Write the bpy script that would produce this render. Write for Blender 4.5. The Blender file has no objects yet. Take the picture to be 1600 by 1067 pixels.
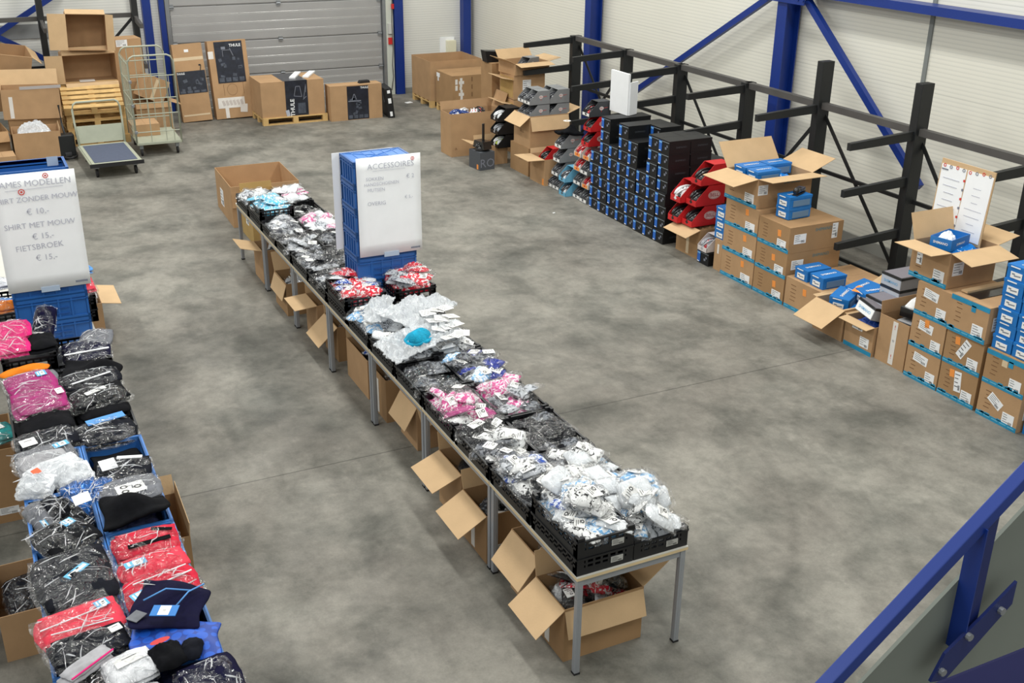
import bpy, bmesh, math, random
from mathutils import Vector, Matrix, Euler
R = math.radians
PI = math.pi
scene = bpy.context.scene
col = scene.collection
rnd = random.Random(7)

# ------------------------------------------------------------------ camera
cam_d = bpy.data.cameras.new('camera')
cam = bpy.data.objects.new('camera', cam_d); col.objects.link(cam)
scene.camera = cam
cam_d.sensor_width = 36.0
cam_d.lens = 1716.7 / 1600.0 * 36.0
cam_d.clip_start = 0.05; cam_d.clip_end = 200
_r = Vector((0.89742589, -0.44103951, 0.01053201))
_u = Vector((0.16657695, 0.36086307, 0.91762191))
_w = Vector((0.40850813, 0.82174327, -0.39731487))
mw = Matrix((( _r.x, _u.x, -_w.x, 0.0), (_r.y, _u.y, -_w.y, 0.0), (_r.z, _u.z, -_w.z, 4.65), (0, 0, 0, 1)))
cam.matrix_world = mw

# ------------------------------------------------------------------ world, lamps, exposure
world = bpy.data.worlds.new('world'); scene.world = world
world.use_nodes = True
bg = world.node_tree.nodes['Background']
bg.inputs[0].default_value = (0.97, 1.0, 0.975, 1)
bg.inputs[1].default_value = 0.5
scene.view_settings.view_transform = 'Standard'
scene.view_settings.look = 'None'
scene.view_settings.gamma = 1
scene.view_settings.exposure = 0.12
scene.view_settings.use_curve_mapping = False
scene.cycles.transparent_max_bounces = 24
scene.cycles.max_bounces = 6

def lamp(x, y, z, sx, sy, power, color=(1.0, 0.99, 0.94)):
    d = bpy.data.lights.new('ceiling_lamp_light', 'AREA'); d.shape = 'RECTANGLE'
    d.size = sx; d.size_y = sy; d.energy = power; d.color = color
    o = bpy.data.objects.new('ceiling_lamp_light', d); col.objects.link(o)
    o.location = (x, y, z)
    return o
for ly in (1.5, 7.5, 13.5, 19.5):
    for lx in (-2.5, 3.0, 7.6):
        lamp(lx, ly, 6.9, 0.6, 2.6, 110 if ly < 2 else 160)

# ------------------------------------------------------------------ materials
def S(r, g, b):
    def c(v):
        v /= 255.0
        return v / 12.92 if v <= 0.04045 else ((v + 0.055) / 1.055) ** 2.4
    return (c(r), c(g), c(b), 1.0)
MATS = {}
def M(name, rgb, rough=0.6, metal=0.0, var=0.0, vscale=8.0, bump=0.0, bscale=40.0, coat=0.0, spec=0.5):
    if name in MATS: return MATS[name]
    m = bpy.data.materials.new(name); m.use_nodes = True
    nt = m.node_tree; b = nt.nodes['Principled BSDF']
    c = S(*rgb)
    b.inputs['Base Color'].default_value = c
    b.inputs['Roughness'].default_value = rough
    b.inputs['Metallic'].default_value = metal
    b.inputs['Specular IOR Level'].default_value = spec
    b.inputs['Coat Weight'].default_value = coat
    if var or bump:
        tc = nt.nodes.new('ShaderNodeTexCoord')
    if var:
        n = nt.nodes.new('ShaderNodeTexNoise'); n.inputs['Scale'].default_value = vscale
        n.inputs['Detail'].default_value = 4
        nt.links.new(tc.outputs['Object'], n.inputs['Vector'])
        r = nt.nodes.new('ShaderNodeValToRGB')
        r.color_ramp.elements[0].position = 0.32; r.color_ramp.elements[1].position = 0.68
        r.color_ramp.elements[0].color = tuple(max(0, v * (1 - var)) for v in c[:3]) + (1,)
        r.color_ramp.elements[1].color = tuple(min(1, v * (1 + var)) for v in c[:3]) + (1,)
        nt.links.new(n.outputs['Fac'], r.inputs[0]); nt.links.new(r.outputs[0], b.inputs['Base Color'])
    if bump:
        n2 = nt.nodes.new('ShaderNodeTexNoise'); n2.inputs['Scale'].default_value = bscale
        nt.links.new(tc.outputs['Object'], n2.inputs['Vector'])
        bp = nt.nodes.new('ShaderNodeBump'); bp.inputs['Strength'].default_value = bump
        bp.inputs['Distance'].default_value = 0.01
        nt.links.new(n2.outputs['Fac'], bp.inputs['Height']); nt.links.new(bp.outputs[0], b.inputs['Normal'])
    MATS[name] = m
    return m
def nodes_of(name):
    m = bpy.data.materials.new(name); m.use_nodes = True
    return m, m.node_tree, m.node_tree.nodes['Principled BSDF']

CARD = M('cardboard', (178, 144, 108), 0.85, var=0.06, vscale=5, bump=0.10, bscale=60, spec=0.2)
CARD2 = M('cardboard_pale', (198, 168, 130), 0.85, var=0.05, vscale=5, bump=0.10, bscale=60, spec=0.2)
CARD3 = M('cardboard_dark', (163, 130, 94), 0.85, var=0.06, vscale=4, bump=0.10, bscale=60, spec=0.2)
CARDY = M('cardboard_yellowish', (182, 152, 98), 0.85, var=0.06, vscale=4, bump=0.10, bscale=60, spec=0.2)
WHITE = M('white_paper', (238, 240, 242), 0.6, var=0.02, vscale=6)
INK = M('printed_ink', (28, 28, 32), 0.6)
INKG = M('faint_marker', (182, 184, 196), 0.7)
INKB = M('brown_print', (118, 86, 56), 0.8)
INKT = M('teal_print', (66, 128, 138), 0.8)
INKR = M('red_print', (205, 62, 52), 0.6)
TAPEB = M('blue_packing_tape', (38, 138, 178), 0.35, var=0.10, vscale=14, spec=0.5)
TAPEC = M('clear_packing_tape', (214, 192, 158), 0.12, coat=0.6, bump=0.3, bscale=25)
TAPEW = M('white_packing_tape', (226, 222, 216), 0.25, var=0.05, coat=0.3)
ORANGE = M('orange_sticker', (240, 150, 70), 0.5)
BLACKP = M('black_plastic', (17, 18, 22), 0.42, var=0.2, vscale=9)
BLACKM = M('black_painted_steel', (24, 26, 27), 0.5, var=0.15, vscale=3)
GREYBAR = M('dark_grey_steel', (78, 76, 74), 0.5, var=0.12, vscale=3)
BLUES = M('blue_painted_steel', (12, 46, 124), 0.42, var=0.06, vscale=2)
NAVYS = M('navy_painted_steel', (10, 30, 92), 0.45)
BLUEC = M('blue_crate_plastic', (34, 90, 160), 0.42, var=0.06, vscale=5)
BLUEC2 = M('blue_crate_plastic_light', (56, 116, 190), 0.40, var=0.05, vscale=5)
BLUEBOX = M('bright_blue_carton', (24, 114, 190), 0.45, var=0.04)
BLUELAB = M('blue_box_label', (40, 104, 196), 0.45)
BLUELAB2 = M('light_blue_box_label', (122, 182, 230), 0.45)
BLACKBOX = M('black_glossy_carton', (11, 13, 17), 0.5, var=0.12, vscale=6)
DARKPRINT = M('dark_printed_panel', (30, 34, 46), 0.28, var=0.4, vscale=9, coat=0.2)
GREYPRINT = M('grey_print', (120, 124, 136), 0.5)
STEEL = M('galvanised_steel', (150, 154, 158), 0.35, metal=0.6, var=0.06)
LEG = M('grey_table_leg', (158, 162, 168), 0.4, metal=0.35)
GREYBOX = M('grey_helmet_carton', (128, 130, 132), 0.55, var=0.04)
REDBOX = M('red_helmet_carton', (200, 34, 38), 0.5, var=0.05)
SKYBOX = M('light_blue_carton', (106, 172, 204), 0.5, var=0.04)
WOOD = M('pallet_wood', (205, 170, 112), 0.75, var=0.12, vscale=9)
TROLLEY = M('trolley_grey_green', (166, 170, 152), 0.45, var=0.05)
RUBBER = M('black_rubber', (28, 28, 30), 0.7)
BLUEMAT = M('blue_grey_rubber_mat', (76, 84, 104), 0.8, var=0.08, vscale=20)
PALEWOOD = M('pale_wood_edge', (214, 192, 150), 0.5, var=0.05)
TABLETOP = M('pale_table_top', (206, 204, 196), 0.4, var=0.03)
REDPL = M('red_plastic', (196, 40, 40), 0.4)

# plastic film of the bags: mostly see-through with sharp reflections
def film_material(name, haze, tint, rough=0.15, gl=0.34):
    m = bpy.data.materials.new(name); m.use_nodes = True
    nt = m.node_tree
    for n in list(nt.nodes): nt.nodes.remove(n)
    out = nt.nodes.new('ShaderNodeOutputMaterial')
    tr = nt.nodes.new('ShaderNodeBsdfTransparent')
    gs = nt.nodes.new('ShaderNodeBsdfGlossy'); gs.inputs['Roughness'].default_value = rough
    df = nt.nodes.new('ShaderNodeBsdfDiffuse'); df.inputs['Color'].default_value = S(*tint)
    lw = nt.nodes.new('ShaderNodeLayerWeight'); lw.inputs['Blend'].default_value = gl
    mp = nt.nodes.new('ShaderNodeMapRange'); mp.inputs[3].default_value = 0.05; mp.inputs[4].default_value = 0.38
    tc = nt.nodes.new('ShaderNodeTexCoord')
    n = nt.nodes.new('ShaderNodeTexNoise'); n.inputs['Scale'].default_value = 11; n.inputs['Detail'].default_value = 1.2
    n.inputs['Distortion'].default_value = 2.5
    bp = nt.nodes.new('ShaderNodeBump'); bp.inputs['Strength'].default_value = 1.0; bp.inputs['Distance'].default_value = 0.07
    m1 = nt.nodes.new('ShaderNodeMixShader'); m2 = nt.nodes.new('ShaderNodeMixShader')
    m1.inputs[0].default_value = haze
    L = nt.links.new
    vo = nt.nodes.new('ShaderNodeTexVoronoi'); vo.inputs['Scale'].default_value = 9; vo.feature = 'F1'
    vd = nt.nodes.new('ShaderNodeMix'); vd.data_type = 'VECTOR'; vd.inputs[0].default_value = 0.12
    L(tc.outputs['Object'], vd.inputs[4]); L(n.outputs['Color'], vd.inputs[5]); L(vd.outputs[1], vo.inputs['Vector'])
    ad = nt.nodes.new('ShaderNodeMath'); ad.operation = 'MULTIPLY_ADD'; ad.inputs[1].default_value = 0.5
    L(vo.outputs['Distance'], ad.inputs[0]); L(n.outputs['Fac'], ad.inputs[2])
    L(tc.outputs['Object'], n.inputs['Vector']); L(ad.outputs[0], bp.inputs['Height'])
    L(bp.outputs[0], gs.inputs['Normal']); L(bp.outputs[0], lw.inputs['Normal'])
    L(tr.outputs[0], m1.inputs[1]); L(df.outputs[0], m1.inputs[2])
    L(lw.outputs['Facing'], mp.inputs[0]); L(mp.outputs[0], m2.inputs[0])
    L(m1.outputs[0], m2.inputs[1]); L(gs.outputs[0], m2.inputs[2]); L(m2.outputs[0], out.inputs[0])
    return m
FILM = film_material('clear_plastic_film', 0.008, (235, 238, 242))
FILMW = film_material('milky_plastic_film', 0.5, (236, 240, 244), 0.2)

# patterned fabric: base colour with patches of a second colour
def fabric(name, a, b, amount=0.5, scale=14.0, rough=0.8):
    if name in MATS: return MATS[name]
    m, nt, bs = nodes_of(name)
    tc = nt.nodes.new('ShaderNodeTexCoord')
    v = nt.nodes.new('ShaderNodeTexNoise'); v.inputs['Scale'].default_value = scale * 1.9; v.inputs['Detail'].default_value = 3
    v.inputs['Distortion'].default_value = 1.0
    oi = nt.nodes.new('ShaderNodeObjectInfo')
    ad = nt.nodes.new('ShaderNodeVectorMath'); ad.operation = 'ADD'
    sc = nt.nodes.new('ShaderNodeVectorMath'); sc.operation = 'SCALE'; sc.inputs[0].default_value = (9, 5, 7)
    r = nt.nodes.new('ShaderNodeValToRGB'); r.color_ramp.interpolation = 'CONSTANT'
    r.color_ramp.elements[0].color = S(*a); r.color_ramp.elements[1].color = S(*b)
    r.color_ramp.elements[1].position = 1 - amount
    L = nt.links.new
    L(oi.outputs['Random'], sc.inputs['Scale']); L(tc.outputs['Object'], ad.inputs[0]); L(sc.outputs[0], ad.inputs[1])
    L(ad.outputs[0], v.inputs['Vector']); L(v.outputs['Fac'], r.inputs[0]); L(r.outputs[0], bs.inputs['Base Color'])
    bs.inputs['Roughness'].default_value = rough; bs.inputs['Specular IOR Level'].default_value = 0.12
    n2 = nt.nodes.new('ShaderNodeTexNoise'); n2.inputs['Scale'].default_value = 28
    bp = nt.nodes.new('ShaderNodeBump'); bp.inputs['Strength'].default_value = 0.5; bp.inputs['Distance'].default_value = 0.01
    L(tc.outputs['Object'], n2.inputs['Vector']); L(n2.outputs['Fac'], bp.inputs['Height']); L(bp.outputs[0], bs.inputs['Normal'])
    MATS[name] = m
    return m

# ------------------------------------------------------------------ mesh helpers
class MB:
    def __init__(s): s.v = []; s.f = []; s.m = []
    def add(s, vs, fs, m=0):
        o = len(s.v); s.v += [tuple(v) for v in vs]
        for f in fs: s.f.append([i + o for i in f]); s.m.append(m)
        return s
    def bx(s, x0, x1, y0, y1, z0, z1, m=0):
        vs = [(x, y, z) for z in (z0, z1) for y in (y0, y1) for x in (x0, x1)]
        return s.add(vs, [(0, 2, 3, 1), (4, 5, 7, 6), (0, 1, 5, 4), (2, 6, 7, 3), (0, 4, 6, 2), (1, 3, 7, 5)], m)
    def cb(s, c, d, m=0, rot=None):
        hx, hy, hz = d[0] / 2, d[1] / 2, d[2] / 2
        vs = [Vector((x, y, z)) for z in (-hz, hz) for y in (-hy, hy) for x in (-hx, hx)]
        if rot is not None:
            mt = Euler(rot).to_matrix(); vs = [mt @ v for v in vs]
        vs = [v + Vector(c) for v in vs]
        return s.add(vs, [(0, 2, 3, 1), (4, 5, 7, 6), (0, 1, 5, 4), (2, 6, 7, 3), (0, 4, 6, 2), (1, 3, 7, 5)], m)
    def beam(s, a, b, w, h, m=0, up=(0, 0, 1)):
        a = Vector(a); b = Vector(b); d = (b - a).normalized(); upv = Vector(up)
        if abs(d.dot(upv)) > 0.98: upv = Vector((0, 1, 0))
        sd = d.cross(upv).normalized(); u = sd.cross(d).normalized()
        vs = []
        for p in (a, b):
            for j in (-1, 1):
                for i in (-1, 1):
                    vs.append(p + sd * (w / 2 * i) + u * (h / 2 * j))
        return s.add(vs, [(0, 2, 3, 1), (4, 5, 7, 6), (0, 1, 5, 4), (2, 6, 7, 3), (0, 4, 6, 2), (1, 3, 7, 5)], m)
    def tube(s, pts, r, seg=8, m=0, closed=False):
        pts = [Vector(p) for p in pts]; n = len(pts); rings = []
        for i, p in enumerate(pts):
            if closed: d = pts[(i + 1) % n] - pts[i - 1]
            else: d = pts[min(i + 1, n - 1)] - pts[max(i - 1, 0)]
            d.normalize()
            upv = Vector((0, 0, 1)) if abs(d.z) < 0.9 else Vector((0, 1, 0))
            a = d.cross(upv).normalized(); b = a.cross(d).normalized()
            rr = r[i] if isinstance(r, (list, tuple)) else r
            rings.append([p + a * math.cos(2 * PI * k / seg) * rr + b * math.sin(2 * PI * k / seg) * rr for k in range(seg)])
        vs = [v for rg in rings for v in rg]; fs = []
        for i in range(n if closed else n - 1):
            j = (i + 1) % n
            for k in range(seg):
                k2 = (k + 1) % seg
                fs.append((i * seg + k, i * seg + k2, j * seg + k2, j * seg + k))
        if not closed:
            fs.append(tuple(range(seg))[::-1]); fs.append(tuple((n - 1) * seg + k for k in range(seg)))
        return s.add(vs, fs, m)
    def prism(s, poly, z0, z1, m=0, axis='z'):
        """poly: 2-D outline, extruded along axis"""
        def P3(a, b, c):
            return {'z': (a, b, c), 'y': (a, c, b), 'x': (c, a, b)}[axis]
        n = len(poly)
        vs = [P3(a, b, z0) for a, b in poly] + [P3(a, b, z1) for a, b in poly]
        fs = [tuple(range(n))[::-1], tuple(range(n, 2 * n))] + [(i, (i + 1) % n, n + (i + 1) % n, n + i) for i in range(n)]
        return s.add(vs, fs, m)
    def mesh(s, name, mats, smooth=False):
        me = bpy.data.meshes.new(name)
        me.from_pydata(s.v, [], s.f)
        if not isinstance(mats, (list, tuple)): mats = [mats]
        for m in mats: me.materials.append(m)
        me.polygons.foreach_set('material_index', s.m)
        me.polygons.foreach_set('use_smooth', [smooth] * len(s.f))
        bm = bmesh.new(); bm.from_mesh(me); bmesh.ops.recalc_face_normals(bm, faces=bm.faces); bm.to_mesh(me); bm.free()
        me.update()
        return me
    def build(s, name, mats, parent=None, loc=(0, 0, 0), rot=(0, 0, 0), smooth=False, bevel=0.0):
        return link(name, s.mesh(name, mats, smooth), parent, loc, rot, bevel)
def link(name, me, parent=None, loc=(0, 0, 0), rot=(0, 0, 0), bevel=0.0):
    o = bpy.data.objects.new(name, me); col.objects.link(o)
    o.location = loc; o.rotation_euler = rot; o.parent = parent
    if bevel:
        b = o.modifiers.new('bevel', 'BEVEL'); b.width = bevel; b.segments = 2; b.limit_method = 'ANGLE'; b.angle_limit = 0.7
    return o
def tag(o, label=None, cat=None, group=None, kind=None):
    if label: o['label'] = label
    if cat: o['category'] = cat
    if group: o['group'] = group
    if kind: o['kind'] = kind
    return o
def thing(name, label, cat, loc=(0, 0, 0), rz=0.0, group=None, rot=None):
    o = bpy.data.objects.new(name, None); col.objects.link(o)
    o.empty_display_size = 0.1
    o.location = loc; o.rotation_euler = rot if rot else (0, 0, rz)
    return tag(o, label, cat, group)
def struct(name, mb, mats, parent=None, **k):
    o = mb.build(name, mats, parent, **k)
    if parent is None: o['kind'] = 'structure'
    return o
KIDS = {}
def copy_tree(o, parent=None):
    c = o.copy(); col.objects.link(c); c.parent = parent
    for ch in list(o.children): copy_tree(ch, c)
    return c
def place(src, loc, rot, label=None, group=None):
    c = copy_tree(src); c.location = loc; c.rotation_euler = rot
    return tag(c, label, None, group)

_txt = {}
def text_verts(s, bold=0.0):
    k = (s, bold)
    if k not in _txt:
        cu = bpy.data.curves.new('t', 'FONT'); cu.body = s; cu.size = 1.0; cu.offset = bold; cu.resolution_u = 2
        cu.align_x = 'CENTER'; cu.align_y = 'CENTER'
        ob = bpy.data.objects.new('t', cu); col.objects.link(ob)
        dg = bpy.context.evaluated_depsgraph_get(); dg.update()
        me = bpy.data.meshes.new_from_object(ob.evaluated_get(dg))
        _txt[k] = ([tuple(v.co) for v in me.vertices], [tuple(p.vertices) for p in me.polygons])
        bpy.data.objects.remove(ob); bpy.data.curves.remove(cu); bpy.data.meshes.remove(me)
    return _txt[k]
def side_frame(side):
    n = {'xm': (-1, 0, 0), 'xp': (1, 0, 0), 'ym': (0, -1, 0), 'yp': (0, 1, 0), 'zp': (0, 0, 1)}[side]
    n = Vector(n)
    if side == 'zp': r, u = Vector((1, 0, 0)), Vector((0, 1, 0))
    else:
        u = Vector((0, 0, 1)); r = u.cross(n)
    return r, u, n
class Face:
    """collects marks lying on one face of a box; u runs right, v up, from the face's centre bottom"""
    def __init__(s, origin, side, spin=0.0):
        s.r, s.u, s.n = side_frame(side); s.o = Vector(origin)
        if spin:
            q = Matrix.Rotation(spin, 3, s.n); s.r = q @ s.r; s.u = q @ s.u
        s.mb = MB()
    def p(s, u, v, d): return s.o + s.r * u + s.u * v + s.n * d
    def rect(s, u, v, w, h, m=0, d=0.002, a=0.0, base=-0.001):
        vs = []
        ca, sa = math.cos(a), math.sin(a)
        for dd in (base, d):
            for (i, j) in ((-1, -1), (1, -1), (1, 1), (-1, 1)):
                x, y = i * w / 2, j * h / 2
                vs.append(s.p(u + x * ca - y * sa, v + x * sa + y * ca, dd))
        s.mb.add(vs, [(3, 2, 1, 0), (4, 5, 6, 7), (0, 1, 5, 4), (1, 2, 6, 5), (2, 3, 7, 6), (3, 0, 4, 7)], m)
        return s
    def text(s, txt, u, v, size, m=0, a=0.0, d=0.0035, bold=0.0, sx=1.0):
        vs, fs = text_verts(txt, bold)
        ca, sa = math.cos(a), math.sin(a)
        s.mb.add([s.p(u + (x * sx * ca - y * sa) * size, v + (x * sx * sa + y * ca) * size, d) for x, y, z in vs], fs, m)
        return s
    def disc(s, u, v, r, ri=0.0, m=0, d=0.003, seg=20, sy=1.0):
        vs = []; fs = []
        for k in range(seg):
            a = 2 * PI * k / seg
            vs.append(s.p(u + r * math.cos(a), v + r * sy * math.sin(a), d))
        if ri:
            for k in range(seg):
                a = 2 * PI * k / seg
                vs.append(s.p(u + ri * math.cos(a), v + ri * sy * math.sin(a), d))
            fs = [(k, (k + 1) % seg, seg + (k + 1) % seg, seg + k) for k in range(seg)]
        else: fs = [tuple(range(seg))]
        s.mb.add(vs, fs, m)
        return s
    def build(s, name, mats, parent): return s.mb.build(name, mats, parent)

SIDE_ANG = {'xp': 0.0, 'yp': PI / 2, 'xm': PI, 'ym': -PI / 2}
def flap(parent, wx, wy, h, side, ang, length, mat, name='flap', trap=0.0, t=0.005):
    a = SIDE_ANG[side]
    along = wy if side[0] == 'x' else wx
    dist = (wx if side[0] == 'x' else wy) / 2 - t
    l2 = along / 2 - 0.003
    mb = MB().prism([(-l2, 0), (l2, 0), (l2 - trap, length), (-l2 + trap, length)], -t, 0)
    me = mb.mesh(name, mat)
    return link(name, me, parent, (math.cos(a) * dist, math.sin(a) * dist, h), (ang, 0, a - PI / 2))
def label_marks(f, u, v, w, h, a=0.0, seed=0):
    """white sticker with bar code and lines; slots 0 white, 1 ink"""
    f.rect(u, v, w, h, 0, 0.002, a)
    rr = random.Random(seed)
    ca, sa = math.cos(a), math.sin(a)
    def loc(x, y): return u + x * ca - y * sa, v + x * sa + y * ca
    for k in range(4):
        y = h * (0.36 - 0.2 * k); ww = w * rr.uniform(0.3, 0.75)
        x, y2 = loc(-w * 0.42 + ww / 2, y); f.rect(x, y2, ww, h * 0.035, 1, 0.003, a)
    for k in range(5):
        x, y2 = loc(w * (0.12 + 0.06 * k), -h * 0.28); f.rect(x, y2, w * 0.025, h * 0.26, 1, 0.003, a)
def carton(label, loc, size, rz=0.0, mat=CARD, flaps=None, flen=None, stickers=(), texts=(), tapes=(), name='cardboard_box', cat='box',
           group=None, rot=None, trap=0.0, closed=None, topmat=None):
    """size = (along x, along y, height); open when flaps is given"""
    wx, wy, h = size
    t = thing(name, label, cat, loc, rz, group, rot)
    x, y = wx / 2, wy / 2; w = 0.006
    mb = MB()
    if flaps is None:
        mb.bx(-x, x, -y, y, 0, h - 0.004)
        if wx >= wy: mb.bx(-x, x, -y, -0.0015, h - 0.0035, h).bx(-x, x, 0.0015, y, h - 0.0035, h)
        else: mb.bx(-x, -0.0015, -y, y, h - 0.0035, h).bx(0.0015, x, -y, y, h - 0.0035, h)
        mb.build('body', mat, t)
    else:
        mb.bx(-x, x, -y, y, 0, w)
        mb.bx(-x, -x + w, -y, y, w, h).bx(x - w, x, -y, y, w, h)
        mb.bx(-x + w, x - w, -y, -y + w, w, h).bx(-x + w, x - w, y - w, y, w, h)
        mb.build('body', mat, t)
        for sd, ang in flaps.items():
            ln = (flen or min(wx, wy) / 2)
            if isinstance(ang, tuple): ang, ln = ang
            flap(t, wx, wy, h, sd, R(ang), ln, topmat or mat, trap=trap)
    def origin(sd):
        return {'xm': (-x, 0, 0), 'xp': (x, 0, 0), 'ym': (0, -y, 0), 'yp': (0, y, 0), 'zp': (0, 0, h)}[sd]
    for i, st in enumerate(stickers):          # (side, u, v, w, h[, angle][, material])
        f = Face(origin(st[0]), st[0]); m0 = WHITE
        if len(st) > 6: m0 = st[6]
        a = st[5] if len(st) > 5 else 0.0
        if m0 is WHITE: label_marks(f, st[1], st[2], st[3], st[4], a, i + int(loc[1] * 37))
        else: f.rect(st[1], st[2], st[3], st[4], 0, 0.0025, a)
        f.build('shipping_label' if m0 is WHITE else 'coloured_sticker', [m0, INK], t)
    for tx in texts:                           # (side, u, v, string, size, material[, angle])
        f = Face(origin(tx[0]), tx[0]); f.text(tx[3], tx[1], tx[2], tx[4], 0, tx[6] if len(tx) > 6 else 0.0, 0.0022)
        f.build('printed_lettering', tx[5], t)
    for tp in tapes:                           # (side, u, v, w, h, material)
        f = Face(origin(tp[0]), tp[0]); f.rect(tp[1], tp[2], tp[3], tp[4], 0, 0.0018)
        f.build('packing_tape', tp[5], t)
    return t
ORD = ['first', 'second', 'third', 'fourth', 'fifth', 'sixth', 'seventh', 'eighth', 'ninth', 'tenth', 'eleventh', 'twelfth', 'thirteenth', 'fourteenth']
# ================================================================== STRUCTURE
BACK = 23.14; RIGHT = 10.40
def concrete():
    m, nt, b = nodes_of('polished_concrete')
    L = nt.links.new
    N = nt.nodes.new
    tc = N('ShaderNodeTexCoord')
    def noise(scale, detail=6, dist=0.0, rough=0.6, stretch=None):
        n = N('ShaderNodeTexNoise'); n.inputs['Scale'].default_value = scale; n.inputs['Detail'].default_value = detail
        n.inputs['Distortion'].default_value = dist; n.inputs['Roughness'].default_value = rough
        if stretch:
            mp = N('ShaderNodeMapping'); mp.inputs['Scale'].default_value = stretch[:3]
            mp.inputs['Rotation'].default_value = (0, 0, stretch[3])
            L(tc.outputs['Object'], mp.inputs['Vector']); L(mp.outputs[0], n.inputs['Vector'])
        else: L(tc.outputs['Object'], n.inputs['Vector'])
        return n.outputs['Fac']
    def ramp(src, p0, c0, p1, c1):
        r = N('ShaderNodeValToRGB'); r.color_ramp.elements[0].position = p0; r.color_ramp.elements[1].position = p1
        r.color_ramp.elements[0].color = c0; r.color_ramp.elements[1].color = c1
        L(src, r.inputs[0]); return r.outputs[0]
    def mul(a, b_, fac=1.0):
        x = N('ShaderNodeMix'); x.data_type = 'RGBA'; x.blend_type = 'MULTIPLY'; x.inputs[0].default_value = fac
        L(a, x.inputs[6]); L(b_, x.inputs[7]); return x.outputs[2]
    G = lambda v: (v, v, v, 1)
    base = ramp(noise(0.45, 4, 0.5), 0.34, S(122, 118, 110), 0.66, S(146, 143, 134))
    base = mul(base, ramp(noise(1.5, 12, 0.25, 0.66), 0.36, (0.60, 0.615, 0.61, 1), 0.56, G(1.0)))
    base = mul(base, ramp(noise(0.7, 10, 0.2, 0.62), 0.34, (0.60, 0.62, 0.62, 1), 0.50, G(1.0)))
    base = mul(base, ramp(noise(3.4, 10, 0.3, 0.68, (1, 0.6, 1, 0.4)), 0.30, G(0.74), 0.55, G(1.05)))
    base = mul(base, ramp(noise(12, 6, 0.2, 0.7), 0.30, G(0.84), 0.68, G(1.07)))
    base = mul(base, ramp(noise(60, 3, 0.0, 0.7), 0.30, G(0.90), 0.70, G(1.05)))
    v = N('ShaderNodeTexVoronoi'); v.inputs['Scale'].default_value = 0.62; v.inputs['Randomness'].default_value = 1.0
    vm = N('ShaderNodeMix'); vm.data_type = 'VECTOR'; vm.inputs[0].default_value = 0.12
    nn = N('ShaderNodeTexNoise'); nn.inputs['Scale'].default_value = 3.0; L(tc.outputs['Object'], nn.inputs['Vector'])
    L(tc.outputs['Object'], vm.inputs[4]); L(nn.outputs['Color'], vm.inputs[5]); L(vm.outputs[1], v.inputs['Vector'])
    base = mul(base, ramp(v.outputs['Distance'], 0.06, (0.66, 0.67, 0.66, 1), 0.24, G(1.0)), 0.8)
    # joints
    sx = N('ShaderNodeSeparateXYZ'); L(tc.outputs['Object'], sx.inputs[0])
    def line(expr_out, width, dark):
        ab = N('ShaderNodeMath'); ab.operation = 'ABSOLUTE'; L(expr_out, ab.inputs[0])
        mr = N('ShaderNodeMapRange'); mr.inputs[1].default_value = 0; mr.inputs[2].default_value = width
        mr.inputs[3].default_value = dark; mr.inputs[4].default_value = 1.0
        L(ab.outputs[0], mr.inputs[0]); return mr.outputs[0]
    def off(o, val):
        a = N('ShaderNodeMath'); a.operation = 'SUBTRACT'; L(o, a.inputs[0]); a.inputs[1].default_value = val; return a.outputs[0]
    base = mul(base, line(off(sx.outputs[1], 7.92), 0.012, 0.45))
    # tyre arcs: circles round two centres
    for cx, cy, r, wd, dk in ((2.9, 7.2, 2.85, 0.06, 0.86), (3.0, 7.0, 3.3, 0.04, 0.92)):
        d = N('ShaderNodeVectorMath'); d.operation = 'DISTANCE'; L(tc.outputs['Object'], d.inputs[0]); d.inputs[1].default_value = (cx, cy, 0)
        base = mul(base, line(off(d.outputs['Value'], r), wd, dk))
    L(base, b.inputs['Base Color'])
    rr = ramp(noise(1.6, 5), 0.3, G(0.5), 0.7, G(0.75)); L(rr, b.inputs['Roughness'])
    b.inputs['Specular IOR Level'].default_value = 0.35
    bp = N('ShaderNodeBump'); bp.inputs['Strength'].default_value = 0.15; bp.inputs['Distance'].default_value = 0.004
    L(noise(30, 4), bp.inputs['Height']); L(bp.outputs[0], b.inputs['Normal'])
    return m
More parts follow.
